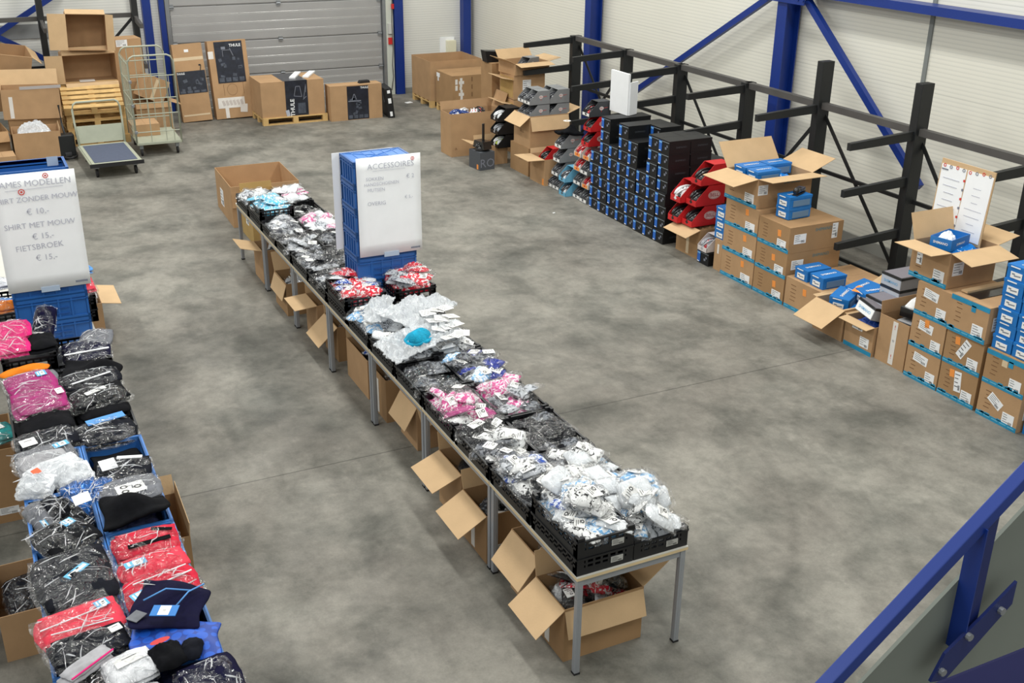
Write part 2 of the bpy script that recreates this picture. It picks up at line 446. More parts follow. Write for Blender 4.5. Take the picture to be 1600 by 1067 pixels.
def ribbed(name, c_a, c_b, pitch, groove, axis=2, rough=0.6, bump=0.2, metal=0.0, coarse=None):
    """horizontal fine ribs across a sheet-metal wall"""
    m, nt, b = nodes_of(name); L = nt.links.new; N = nt.nodes.new
    tc = N('ShaderNodeTexCoord'); sx = N('ShaderNodeSeparateXYZ'); L(tc.outputs['Object'], sx.inputs[0])
    def frac(p):
        d = N('ShaderNodeMath'); d.operation = 'DIVIDE'; L(sx.outputs[axis], d.inputs[0]); d.inputs[1].default_value = p
        f = N('ShaderNodeMath'); f.operation = 'FRACT'; L(d.outputs[0], f.inputs[0]); return f.outputs[0]
    r = N('ShaderNodeValToRGB'); r.color_ramp.elements[0].color = S(*c_b); r.color_ramp.elements[1].color = S(*c_a)
    r.color_ramp.elements[0].position = 0.0; r.color_ramp.elements[1].position = groove
    L(frac(pitch), r.inputs[0]); c = r.outputs[0]
    n = N('ShaderNodeTexNoise'); n.inputs['Scale'].default_value = 1.2; n.inputs['Detail'].default_value = 4; L(tc.outputs['Object'], n.inputs['Vector'])
    r3 = N('ShaderNodeValToRGB'); r3.color_ramp.elements[0].color = (0.93, 0.93, 0.93, 1); r3.color_ramp.elements[1].color = (1.03, 1.03, 1.03, 1)
    L(n.outputs['Fac'], r3.inputs[0])
    x = N('ShaderNodeMix'); x.data_type = 'RGBA'; x.blend_type = 'MULTIPLY'; x.inputs[0].default_value = 1; L(c, x.inputs[6]); L(r3.outputs[0], x.inputs[7]); c = x.outputs[2]
    if coarse:
        r2 = N('ShaderNodeValToRGB'); r2.color_ramp.elements[0].color = (0.84, 0.84, 0.84, 1); r2.color_ramp.elements[1].color = (1, 1, 1, 1)
        r2.color_ramp.elements[1].position = 0.014
        L(frac(coarse), r2.inputs[0])
        x = N('ShaderNodeMix'); x.data_type = 'RGBA'; x.blend_type = 'MULTIPLY'; x.inputs[0].default_value = 1; L(c, x.inputs[6]); L(r2.outputs[0], x.inputs[7]); c = x.outputs[2]
    L(c, b.inputs['Base Color']); b.inputs['Roughness'].default_value = rough; b.inputs['Metallic'].default_value = metal
    bp = N('ShaderNodeBump'); bp.inputs['Strength'].default_value = bump; bp.inputs['Distance'].default_value = 0.004
    L(frac(pitch), bp.inputs['Height']); L(bp.outputs[0], b.inputs['Normal'])
    return m
WALLR = ribbed('cream_sandwich_panel', (226, 224, 212), (210, 209, 198), 0.05, 0.5, coarse=1.1)
WALLB = ribbed('white_sandwich_panel', (224, 224, 218), (206, 207, 202), 0.05, 0.5, coarse=1.1)
GREYBAND = M('grey_wall_flashing', (136, 138, 138), 0.5)
CONC = concrete()
struct('floor', MB().bx(-6, RIGHT, -4, BACK, -0.12, 0), CONC)
DX0, DX1 = 3.84, 8.30          # overhead door
w = MB().bx(-6, DX0, BACK, BACK + 0.12, 0, 7).bx(DX1, RIGHT + 0.12, BACK, BACK + 0.12, 0, 7).bx(DX0, DX1, BACK, BACK + 0.12, 4.2, 7)
struct('wall_back', w, WALLB)
struct('wall_right', MB().bx(RIGHT, RIGHT + 0.12, -4, BACK, 0, 7), WALLR)
struct('trim_1', MB().bx(-6, 2.3, BACK - 0.03, BACK, 1.56, 1.82), GREYBAND)
# dark rubber strip where the right wall panels meet
struct('trim_2', MB().bx(RIGHT - 0.02, RIGHT, 9.81, 9.87, 0.0, 7), M('grey_panel_joint', (120, 124, 122), 0.5))
struct('baseboard_right', MB().bx(RIGHT - 0.03, RIGHT, -4, BACK - 0.03, 0, 0.16), M('grey_plinth', (150, 150, 144), 0.7))
struct('baseboard_back', MB().bx(8.5, RIGHT - 0.03, BACK - 0.03, BACK, 0, 0.10).bx(-6, DX0 - 0.1, BACK - 0.03, BACK, 0, 0.10), M('grey_plinth', (150, 150, 144), 0.7))

# --- sectional overhead door
def door():
    d = MB(); z = 0.0; k = 0
    DOORM = M('door_panel_metal', (172, 172, 172), 0.42, metal=0.35, var=0.05, vscale=1.5, bump=0.12, bscale=90)
    RIB = M('door_rib_glint', (226, 226, 224), 0.30, metal=0.3)  # paler than the panels: lamp reflections in the grooves put into the colour
    root = struct('door_1', MB().bx(DX0, DX1, BACK + 0.02, BACK + 0.06, 0, 4.2), DOORM)
    zs = [0.0, 0.62, 1.31, 2.02, 2.7, 3.4, 4.15]
    for i in range(6):
        z0, z1 = zs[i] + 0.006, zs[i + 1] - 0.006
        p = MB(); n = 4; hh = (z1 - z0) / n
        for j in range(n):                   # four flats with angled grooves between them
            a, b = z0 + j * hh, z0 + (j + 1) * hh
            poly = [(BACK - 0.02, a + 0.018), (BACK - 0.02, b - 0.010), (BACK - 0.008, b), (BACK + 0.02, b), (BACK + 0.02, a), (BACK - 0.008, a)]
            p.prism(poly, DX0 + 0.04, DX1 - 0.04, 0, 'x')
        p.build('door_panel', DOORM, root)
        g = MB()
        for j in range(1, n):
            zz = z0 + j * hh
            g.prism([(BACK - 0.0215, zz + 0.016), (BACK - 0.009, zz + 0.001), (BACK - 0.007, zz + 0.003), (BACK - 0.0195, zz + 0.019)], DX0 + 0.045, DX1 - 0.045, 0, 'x')
        g.build('panel_groove', RIB, root)
    for i in range(1, 6):
        for x in (DX0 + 0.07, 6.05, DX1 - 0.08):
            h = MB().bx(x - 0.04, x + 0.04, BACK - 0.045, BACK - 0.021, zs[i] - 0.05, zs[i] + 0.05).tube([(x - 0.045, BACK - 0.05, zs[i]), (x + 0.045, BACK - 0.05, zs[i])], 0.012)
            h.build('hinge', STEEL, root)
    for x in (DX0 - 0.02, DX1 + 0.02):
        MB().bx(x - 0.04, x + 0.04, BACK - 0.10, BACK - 0.001, 0, 4.3).build('door_rail', STEEL, root)
door()
M('cream_painted_trim', (196, 200, 190), 0.5)
struct('trim_3', MB().bx(8.345, 8.50, BACK - 0.12, BACK - 0.001, 0.0, 4.3), MATS['cream_painted_trim'])
# pull cord and switch beside the door
t = thing('door_switch', 'grey door switch box with red sign and hanging cord beside the overhead door', 'switch', (8.42, BACK - 0.121, 1.2))
MB().bx(-0.05, 0.05, -0.05, 0, 0.10, 0.32).build('switch_box', M('light_grey_plastic', (190, 190, 186), 0.5), t, bevel=0.004)
MB().bx(-0.045, 0.045, -0.03, 0, -0.12, 0.02).build('red_sign', REDPL, t)
MB().tube([(0.06, -0.04, 1.3), (0.055, -0.04, 0.8), (0.03, -0.05, 0.3), (0.045, -0.05, -0.2), (0.02, -0.05, -0.55), (0.04, -0.04, -0.8), (-0.02, -0.06, -1.1)], 0.009).build('cord', GREYBAR, t, smooth=True)
MB().bx(0.035, 0.085, -0.07, -0.02, 0.62, 0.72).build('cord_handle', REDPL, t)

# --- steel frame of the hall
def col_h(x, y, wx, wy):
    """H section, flanges facing x"""
    return MB().bx(x - wx / 2, x + wx / 2, y - wy / 2, y - wy / 2 + 0.016, 0, 7).bx(x - wx / 2, x + wx / 2, y + wy / 2 - 0.016, y + wy / 2, 0, 7).bx(x - 0.008, x + 0.008, y - wy / 2 + 0.016, y + wy / 2 - 0.016, 0, 7)
def col_v(x, y, wx, wy):
    return MB().bx(x - wx / 2, x - wx / 2 + 0.016, y - wy / 2, y + wy / 2, 0, 7).bx(x + wx / 2 - 0.016, x + wx / 2, y - wy / 2, y + wy / 2, 0, 7).bx(x - wx / 2 + 0.016, x + wx / 2 - 0.016, y - 0.008, y + 0.008, 0, 7)
struct('trim_4', col_v(10.24, 12.25, 0.24, 0.20), BLUES)
struct('trim_5', col_v(10.24, 17.5, 0.24, 0.20), BLUES)
struct('trim_6', MB().bx(10.12, 10.30, BACK - 0.20, BACK - 0.005, 0, 7), BLUES)
struct('trim_7', MB().bx(8.52, 8.72, BACK - 0.17, BACK - 0.001, 0, 7), BLUES)
struct('trim_8', MB().bx(3.34, 3.50, BACK - 0.17, BACK - 0.001, 0, 7), BLUES)
struct('trim_9', MB().bx(3.66, 3.76, BACK - 0.14, BACK - 0.001, 0, 7), BLUES)
struct('trim_10', MB().beam((10.2, 15.95, 1.15), (10.2, 12.55, 3.06), 0.07, 0.09), BLUES)
struct('trim_11', MB().beam((10.2, 11.85, 3.06), (10.2, 9.45, 1.12), 0.07, 0.09), BLUES)
struct('trim_12', MB().bx(10.12, 10.38, -4, 11.95, 3.12, 3.22), BLUES)
pl = MB().bx(10.085, 10.099, 11.78, 12.65, 3.0, 3.13)
for y in (11.8, 11.9, 12.5, 12.6): pl.tube([(10.07, y, 3.06), (10.085, y, 3.06)], 0.014)
struct('trim_13', pl, BLUES)
struct('trim_14', MB().beam((0.2, 23.0, 1.40), (1.95, 23.0, 2.43), 0.05, 0.10), BLUES)
struct('trim_15', MB().beam((0.35, 23.0, 1.84), (1.75, 23.0, 1.02), 0.05, 0.10), BLUES)
struct('trim_16', MB().bx(1.66, 1.75, 22.9, 23.1, 1.44, 1.72), BLUES)

# white junction box on the back wall near the corner
t = thing('wall_heater', 'small cream wall box on a white plate in the far right corner', 'wall box', (9.85, BACK - 0.001, 0.72))
MB().bx(-0.22, 0.12, -0.02, 0, 0.02, 0.42).build('back_plate', WHITE, t)
MB().bx(-0.09, 0.12, -0.14, -0.02, 0.10, 0.36).build('housing', M('cream_plastic', (226, 222, 196), 0.5), t, bevel=0.008)

# ================================================================== CANTILEVER RACKS
def rack_right():
    t = thing('cantilever_rack', 'long black cantilever storage rack standing along the right wall', 'rack', (9.6, 0, 0))
    ys = [16.97, 15.29, 13.77, 12.15, 10.68, 9.05, 7.42]
    tops = [1.98, 1.98, 1.98, 1.98, 2.48, 2.48, 2.48]
    arms = {0: (1.94, 1.48, 1.0, 0.62), 1: (1.95, 1.50, 0.95), 2: (1.93, 1.50, 0.9), 3: (1.93, 1.44, 0.85), 4: (1.93, 1.14, 0.75), 5: (1.93, 1.40, 0.78), 6: (1.93, 1.36, 0.72)}
    for i, y in enumerate(ys):
        MB().bx(-0.09, 0.09, -0.055, 0.055, 0, tops[i]).build('upright', BLACKM, t, (0, y, 0), bevel=0.004)
        MB().bx(-0.55, 0.0, -0.05, 0.05, 0.0, 0.11).build('foot', BLACKM, t, (-0.09, y, 0))
        for z in arms[i]:
            MB().prism([(-1.0, -0.115), (-1.0, -0.035), (-0.09, 0.02), (-0.09, -0.085)], -0.028, 0.028, 0, 'y').build('arm', BLACKM, t, (0, y, z))
    MB().bx(-0.04, 0.04, 7.48, 16.92, 1.90, 1.98).build('top_rail', GREYBAR, t, (0.0, 0, 0))
    MB().bx(-0.04, 0.04, 4.2, 7.36, 1.90, 1.98).build('top_rail', GREYBAR, t, (0.0, 0, 0))
    MB().bx(-0.09, 0.09, -0.055, 0.055, 0, 2.48).build('upright', BLACKM, t, (0, 5.8, 0), bevel=0.004)
    for z in (1.93, 1.36, 0.72):
        MB().prism([(-1.0, -0.115), (-1.0, -0.035), (-0.09, 0.02), (-0.09, -0.085)], -0.028, 0.028, 0, 'y').build('arm', BLACKM, t, (0, 5.8, z))
    yy = ys + [5.8]
    for i in range(len(yy) - 1):
        a, b = yy[i], yy[i + 1]
        for z in (1.12, 0.10): MB().beam((0.05, a, z), (0.05, b, z), 0.03, 0.045).build('horizontal_brace', BLACKM, t)
        if i in (0, 2, 4, 6):
            MB().beam((0.05, a, 1.85), (0.05, b, 0.14), 0.012, 0.05).build('diagonal_brace', BLACKM, t)
        if i in (0, 3):
            MB().beam((0.075, a, 0.14), (0.075, b, 1.85), 0.012, 0.05).build('diagonal_brace', BLACKM, t)
        if i == 5:
            MB().beam((0.05, a, 1.85), (0.05, b + 0.2, 0.14), 0.012, 0.05).build('diagonal_brace', BLACKM, t)
rack_right()
def rack_left():
    t = thing('cantilever_rack', 'black storage rack with short arms against the back wall at far left', 'rack', (0, 22.5, 0))
    for x, top in ((1.46, 3.2), (3.12, 3.2), (-0.2, 3.2)):
        MB().bx(-0.055, 0.055, -0.09, 0.09, 0, top).build('upright', BLACKM, t, (x, 0, 0), bevel=0.004)
        for z in (1.95, 1.22):
            MB().prism([(-0.09, 0.02), (-0.09, -0.09), (-0.72, -0.13), (-0.72, -0.05)], -0.028, 0.028, 0, 'x').build('arm', GREYBAR, t, (x, 0, z))
        MB().bx(-0.05, 0.05, -0.8, -0.09, 0, 0.11).build('foot', BLACKM, t, (x, 0, 0))
    MB().bx(-0.2, 3.12, -0.03, 0.03, 1.93, 2.01).build('top_rail', GREYBAR, t, (0, 0.12, 0))
    MB().bx(-0.2, 3.12, -0.02, 0.02, 1.08, 1.12).build('horizontal_brace', BLACKM, t, (0, 0.12, 0))
    MB().beam((2.72, 0.12, 1.55), (3.12, 0.12, 1.95), 0.02, 0.05).build('diagonal_brace', BLACKM, t)
rack_left()
# ================================================================== BAGGED GOODS
def pillow(w, l, t, n, m, seed, crumple, round_=0.35, flat=0.0):
    """closed cushion-like sheet body, origin at the centre of its underside"""
    rr = random.Random(seed); top = []; bot = []
    ph = [rr.uniform(0, 6.28) for _ in range(6)]
    for j in range(m + 1):
        for i in range(n + 1):
            u = -1 + 2 * i / n; v = -1 + 2 * j / m
            pr = (1 - abs(u) ** 3.2) * (1 - abs(v) ** 3.6)
            pull = 1 - round_ * 0.12 * (u * u * v * v) * 2
            x = u * w / 2 * pull * (1 + 0.05 * math.sin(2.3 * v + ph[0])); y = v * l / 2 * pull * (1 + 0.04 * math.sin(2.7 * u + ph[1]))
            if abs(u) == 1 or abs(v) == 1:
                x += rr.uniform(-1, 1) * crumple * 0.5; y += rr.uniform(-1, 1) * crumple * 0.5
            fold = 0.5 * math.sin(5 * u + 3 * v + ph[2]) + 0.5 * math.sin(7 * v - 2 * u + ph[3])
            z = t * (0.12 + 0.88 * pr) + pr * fold * crumple * 0.8 + rr.uniform(-1, 1) * crumple * (0.4 + pr)
            top.append((x, y, max(0.004, z))); bot.append((x, y, max(0.0, rr.uniform(0, 1) * crumple * 0.2 * pr)))
    N = (n + 1) * (m + 1); fs = []
    for j in range(m):
        for i in range(n):
            a = j * (n + 1) + i; b = a + 1; c = a + n + 2; d = a + n + 1
            if rr.random() < 0.5: fs += [(a, b, c), (a, c, d)]
            else: fs += [(a, b, d), (b, c, d)]
            fs.append((N + d, N + c, N + b, N + a))
    edge = [i for i in range(n)] + [j * (n + 1) + n for j in range(m)] + [m * (n + 1) + n - i for i in range(n)] + [(m - j) * (n + 1) for j in range(m)]
    for k in range(len(edge)):
        a, b = edge[k], edge[(k + 1) % len(edge)]
        fs.append((N + a, N + b, b, a))
    return MB().add(top + bot, fs)
def draped(w, l, t, seed, crumple, n=10, m=12):
    return pillow(w, l, t, n, m, seed, crumple)

FABS = {
    'white': fabric('fabric_white', (226, 230, 234), (60, 62, 70), 0.16, 22),
    'whiteprint': fabric('fabric_white_black_print', (235, 236, 236), (24, 24, 28), 0.42, 20),
    'lightblue': fabric('fabric_light_blue', (120, 176, 222), (232, 238, 244), 0.5, 16),
    'blue': fabric('fabric_blue_white', (28, 78, 176), (226, 232, 240), 0.5, 18),
    'royal': fabric('fabric_royal', (34, 52, 150), (20, 24, 44), 0.4, 16),
    'red': fabric('fabric_red_white', (214, 44, 62), (236, 230, 232), 0.45, 14),
    'pink': fabric('fabric_pink_white', (214, 76, 148), (236, 226, 232), 0.5, 18),
    'magenta': fabric('fabric_magenta', (176, 60, 126), (34, 30, 36), 0.35, 18),
    'grey': fabric('fabric_grey', (122, 126, 132), (56, 58, 64), 0.5, 12),
    'silver': fabric('fabric_silver', (186, 190, 196), (92, 96, 102), 0.45, 16),
    'black': fabric('fabric_black', (26, 27, 31), (84, 88, 94), 0.30, 18),
    'navy': fabric('fabric_navy', (26, 30, 56), (60, 66, 96), 0.3, 10),
    'teal': fabric('fabric_teal_black', (20, 122, 132), (24, 26, 30), 0.65, 16),
    'cyan': fabric('fabric_cyan_white', (96, 192, 226), (240, 244, 246), 0.45, 22),
}
CNAME = {'white': 'white', 'whiteprint': 'black-and-white', 'lightblue': 'light blue', 'blue': 'blue', 'royal': 'royal blue', 'red': 'red', 'pink': 'pink', 'magenta': 'magenta', 'grey': 'grey', 'silver': 'silver', 'black': 'black', 'navy': 'navy', 'teal': 'teal', 'cyan': 'sky blue'}
ORD_N = [o if i else 'nearest' for i, o in enumerate(ORD)]
CARDW = M('white_header_card', (240, 240, 238), 0.45)
# prototypes of meshes shared by all the small bags
G_MESH = []; F_MESH = []; C_MESH = []
for k in range(7):
    w, l, t = rnd.choice([(0.13, 0.20, 0.03), (0.15, 0.19, 0.035), (0.12, 0.23, 0.03), (0.16, 0.16, 0.04), (0.10, 0.18, 0.028)])
    G_MESH.append((pillow(w, l, t, 7, 8, 50 + k, 0.006).mesh('contents', FABS['white'], True), w, l, t))
    F_MESH.append(pillow(w * 1.22, l * 1.25, t * 1.3, 7, 9, 90 + k, 0.011).mesh('film', FILM))
for k in range(4):
    f = Face((0, 0, 0), 'zp'); w = 0.055 + 0.012 * k; h = 0.085 - 0.01 * (k % 3)
    f.rect(0, 0, w, h, 0, 0.003)
    for q in range(3): f.rect(-w * 0.1 + 0.01 * q, h * (0.3 - 0.17 * q), w * (0.6 - 0.12 * q), h * 0.045, 1, 0.0042)
    f.disc(w * 0.18, -h * 0.25, w * 0.2, w * 0.11, 1, 0.0045, 10, 0.7)
    C_MESH.append(f.mb.mesh('header_card', [CARDW, INK]))
def small_bag(name, cat, label, group, loc, rot, fab, card, film=True, sc=1.0, r=rnd):
    k = r.randrange(len(G_MESH)); me, w, l, t = G_MESH[k]
    o = link(name, me, None, loc, rot); o.scale = (sc, sc, sc)
    o.material_slots[0].link = 'OBJECT'; o.material_slots[0].material = FABS[fab]
    tag(o, label, cat, group)
    if film:
        f = link('plastic_film', F_MESH[(k + r.randrange(2)) % len(F_MESH)], o, (0, 0, -0.002))
    if r.random() < card:
        link('header_card', C_MESH[r.randrange(4)], o, (r.uniform(-0.02, 0.02), r.uniform(-0.04, 0.04), t * 1.12), (0.08 * r.uniform(-1, 1), 0.08 * r.uniform(-1, 1), r.uniform(-0.7, 0.7)))
    return o
class Heap:
    """height map over a rectangle; bags are laid on whatever lies below"""
    def __init__(s, x0, x1, y0, y1, z, n=12, m=18):
        s.b = (x0, x1, y0, y1); s.n, s.m = n, m; s.h = [[z] * n for _ in range(m)]
    def cells(s, x, y, rad):
        x0, x1, y0, y1 = s.b
        for j in range(s.m):
            for i in range(s.n):
                cx = x0 + (i + 0.5) * (x1 - x0) / s.n; cy = y0 + (j + 0.5) * (y1 - y0) / s.m
                if (cx - x) ** 2 + (cy - y) ** 2 < rad * rad: yield i, j, cx, cy
    def drop(s, x, y, rad, t):
        cs = list(s.cells(x, y, rad))
        if not cs: cs = [(0, 0, x, y)]
        hs = [s.h[j][i] for i, j, _, _ in cs]; z = 0.6 * sum(hs) / len(hs) + 0.4 * max(hs)
        gx = gy = 0.0
        for (i, j, cx, cy) in cs:
            gx += (s.h[j][i] - z) * (cx - x); gy += (s.h[j][i] - z) * (cy - y)
        q = sum((cx - x) ** 2 for _, _, cx, _ in cs) + 1e-6; gx /= q; gy /= q
        for i, j, _, _ in cs: s.h[j][i] = max(s.h[j][i], z + t)
        return z, max(-0.5, min(0.5, gx)), max(-0.5, min(0.5, gy))
def fill(label, x0, x1, y0, y1, z0, z1, mats, seed, name='bagged_goods'):
    """the crumpled bags nobody could count underneath the top ones"""
    rr = random.Random(seed); n, m = 12, 16; mb = MB(); vs = []
    for j in range(m + 1):
        for i in range(n + 1):
            u = -1 + 2 * i / n; v = -1 + 2 * j / m
            e = (1 - abs(u) ** 5) * (1 - abs(v) ** 5)
            vs.append((x0 + (x1 - x0) * i / n, y0 + (y1 - y0) * j / m, z0 + (z1 - z0) * (0.55 + 0.45 * e) + rr.uniform(-1, 1) * 0.012 * (1 if e > 0 else 0)))
    vs2 = [(v[0], v[1], z0) for v in vs]; N = len(vs)
    fs = []
    for j in range(m):
        for i in range(n):
            a = j * (n + 1) + i; b = a + 1; c = a + n + 2; d = a + n + 1
            fs += [(a, b, c), (a, c, d), (N + d, N + c, N + b, N + a)]
    edge = [i for i in range(n)] + [j * (n + 1) + n for j in range(m)] + [m * (n + 1) + n - i for i in range(n)] + [(m - j) * (n + 1) for j in range(m)]
    for k in range(len(edge)):
        a, b = edge[k], edge[(k + 1) % len(edge)]
        fs.append((N + a, N + b, b, a))
    cx, cy = (x0 + x1) / 2, (y0 + y1) / 2
    mb.add([(a - cx, b - cy, c - z0) for a, b, c in vs + vs2], fs)
    o = mb.build(name, mats, None, (cx, cy, z0))
    return tag(o, label, 'clothes', None, 'stuff')

# ------------------------------------------------------------------ table, tray, crate builders
def make_table(label, x, y, w=0.8, l=1.24, rz=0.0, h=0.74, group=None):
    t = thing('trestle_table', label, 'table', (x, y, 0), rz, group)
    MB().bx(-w / 2, w / 2, -l / 2, l / 2, h - 0.006, h).bx(-w / 2, w / 2, -l / 2, l / 2, h - 0.026, h - 0.006, 1).build('tabletop', [TABLETOP, PALEWOOD], t)
    fr = MB()
    for s in (-1, 1):
        fr.bx(s * (w / 2 - 0.03) - 0.012, s * (w / 2 - 0.03) + 0.012, -l / 2 + 0.05, l / 2 - 0.05, h - 0.075, h - 0.026)
        fr.bx(-w / 2 + 0.042, w / 2 - 0.042, s * (l / 2 - 0.025) - 0.012, s * (l / 2 - 0.025) + 0.012, h - 0.075, h - 0.026)
    fr.build('frame', LEG, t)
    for sx in (-1, 1):
        for sy in (-1, 1):
            lg = MB().prism([(-0.019, -0.019), (0.019, -0.019), (0.019, 0.019), (-0.019, 0.019)], 0.012, h - 0.026)
            lg.bx(-0.006, 0.006, -0.0205, 0.0205, 0.03, h - 0.08).bx(-0.0205, 0.0205, -0.006, 0.006, 0.03, h - 0.08)
            g = lg.build('leg', LEG, t, (sx * (w / 2 - 0.03), sy * (l / 2 - 0.025), 0), bevel=0.003)
            MB().bx(-0.021, 0.021, -0.021, 0.021, 0, 0.012).build('foot_cap', RUBBER, g)
    return t
def tray_mesh(w=0.395, l=0.595, h=0.12, wall=0.008):
    mb = MB(); x, y = w / 2, l / 2
    mb.bx(-x, x, -y, y, 0, 0.008)
    for s in (-1, 1):
        for (lo, hi) in ((0.008, h * 0.42), (h * 0.56, h * 0.68), (h * 0.84, h)):
            a, b = sorted((s * x, s * (x - wall))); mb.bx(a, b, -y, y, lo, hi)
            a, b = sorted((s * y, s * (y - wall))); mb.bx(-x + wall, x - wall, a, b, lo, hi)
        a, b = sorted((s * (x + 0.006), s * (x - wall))); mb.bx(a, b, -y, y, h - 0.012, h)
        a, b = sorted((s * (y + 0.006), s * (y - wall))); mb.bx(-x, x, a, b, h - 0.012, h)
        n = 11
        for k in range(n):
            v = -y + 0.015 + (l - 0.03) * k / (n - 1); a, b = sorted((s * x, s * (x - wall))); mb.bx(a, b, v - 0.008, v + 0.008, h * 0.4, h * 0.86)
        n = 8
        for k in range(n):
            v = -x + 0.015 + (w - 0.03) * k / (n - 1); a, b = sorted((s * y, s * (y - wall))); mb.bx(v - 0.008, v + 0.008, a, b, h * 0.4, h * 0.86)
        for q in (-1, 1):
            mb.bx(s * x - 0.02 * (s > 0), s * x + 0.02 * (s < 0), q * y - 0.05 * (q > 0), q * y + 0.05 * (q < 0), 0, h + 0.02)
            mb.bx(s * x - 0.05 * (s > 0), s * x + 0.05 * (s < 0), q * y - 0.02 * (q > 0), q * y + 0.02 * (q < 0), 0, h + 0.02)
    return mb
TRAY = tray_mesh().mesh('tray', BLACKP)
STICK = Face((0.08, 0, 0.055), 'ym'); label_marks(STICK, 0, 0, 0.085, 0.04, 0, 3)
STICK = STICK.mb.mesh('sticker', [M('grey_label', (176, 176, 172), 0.5), INK])
def tray(label, x, y, z, group=None, sticker=False, rz=0.0):
    o = link('stacking_tray', TRAY, None, (x, y, z), (0, 0, rz)); tag(o, label, 'tray', group)
    if sticker: link('label_sticker', STICK, o, (0, -0.30, 0))
    return o
def crate_mesh(w, l, h, solid=False):
    """folding crate: w along x, l along y, ribbed walls with recessed panels"""
    mb = MB(); x, y = w / 2, l / 2; t = 0.012
    mb.bx(-x, x, -y, y, 0, 0.012)
    for s in (-1, 1):
        a, b = sorted((s * (x - 0.010), s * (x - 0.010 - t))); mb.bx(a, b, -y + 0.01, y - 0.01, 0.012, h)
        a, b = sorted((s * (y - 0.010), s * (y - 0.010 - t))); mb.bx(-x + 0.01, x - 0.01, a, b, 0.012, h)
        for z0, z1 in ((0.0, 0.03), (h - 0.03, h), (h - 0.055, h - 0.045)):
            a, b = sorted((s * x, s * (x - 0.022))); mb.bx(a, b, -y, y, z0, z1)
            a, b = sorted((s * y, s * (y - 0.022))); mb.bx(-x, x, a, b, z0, z1)
        for v in (-1, -0.55, -0.18, 0.18, 0.55, 1):
            vy = v * (y - 0.012); a, b = sorted((s * (x - 0.002), s * (x - 0.02))); mb.bx(a, b, vy - 0.008, vy + 0.008, 0.03, h - 0.03)
            vx = v * (x - 0.012); a, b = sorted((s * (y - 0.002), s * (y - 0.02))); mb.bx(vx - 0.008, vx + 0.008, a, b, 0.03, h - 0.03)
    return mb
def handle_panel(w, l, h, parent, side='ym'):
    f = Face((0, -l / 2 + 0.004, 0) if side == 'ym' else (-w / 2 + 0.004, 0, 0), side)
    f.rect(0, h * 0.52, (w if side == 'ym' else l) * 0.44, 0.012, 0, 0.004).rect(0, h * 0.28, (w if side == 'ym' else l) * 0.44, 0.010, 0, 0.004)
    f.rect(-(w if side == 'ym' else l) * 0.07, h * 0.40, 0.008, h * 0.16, 0, 0.004).rect((w if side == 'ym' else l) * 0.07, h * 0.40, 0.008, h * 0.16, 0, 0.004)
    f.build('grip_panel', M('dark_blue_crate_plastic', (26, 76, 146), 0.45), parent)

# ================================================================== LONG MIDDLE TABLE ROW
TX0, TX1, TY0 = 2.80, 3.60, 4.72
for k in range(7):
    pos = 'nearest' if k == 0 else ('farthest' if k == 6 else ORD[k] + ' from the near end')
    make_table('pale-topped table with grey metal legs, %s in the middle row' % pos, 3.20, TY0 + 0.62 + 1.25 * k)
def handsheet(name, label, w, h, loc, rz, tilt, lines, pins=(), cat='sign', logo=True, side='ym'):
    """big paper sheet with hand lettering; origin at the bottom centre"""
    t = thing(name, label, cat, loc, 0, None, (tilt, 0, rz))
    n = 8; vs = []
    mb = MB()
    for j in range(n + 1):
        for i in range(n + 1):
            u = i / n; v = j / n
            mb.v.append((-w / 2 + w * u, -0.004 - 0.003 * math.sin(5 * v + 2 * u), h * v))
    for j in range(n):
        for i in range(n):
            a = j * (n + 1) + i; mb.f.append([a, a + 1, a + n + 2, a + n + 1]); mb.m.append(0)
    me = mb.mesh('paper_sheet', WHITE, True)
    o = link('paper_sheet', me, t); s = o.modifiers.new('s', 'SOLIDIFY'); s.thickness = 0.0015
    for (txt, u, v, sz, m) in lines:
        f = Face((0, -0.006, 0), 'ym'); f.text(txt, u, v, sz, m, rnd.uniform(-0.02, 0.03), 0.003, -0.004)
        f.build('handwritten_line', [INKG, INKR, INK], t)
    for (u, v, r_, c) in pins:
        g = Face((0, -0.006, 0), 'ym').disc(u, v, r_, r_ * 0.72, 0, 0.004).disc(u, v, r_ * 0.35, 0, 0, 0.004, 8)
        g.build('round_sticker', INKR if c == 'r' else GREYPRINT, t)
    if logo:
        g = Face((0, -0.006, 0), 'ym').rect(w * 0.39, h * 0.035, w * 0.15, h * 0.018, 0, 0.004); g.build('corner_print', GREYPRINT, t)
    g = Face((0, -0.008, 0), 'ym').rect(0.0, 0.0, 0.15, 0.045, 0, 0.004); g.build('clear_tape', TAPEC if False else M('clear_tape_on_paper', (170, 186, 206), 0.15, coat=0.5), t)
    return t

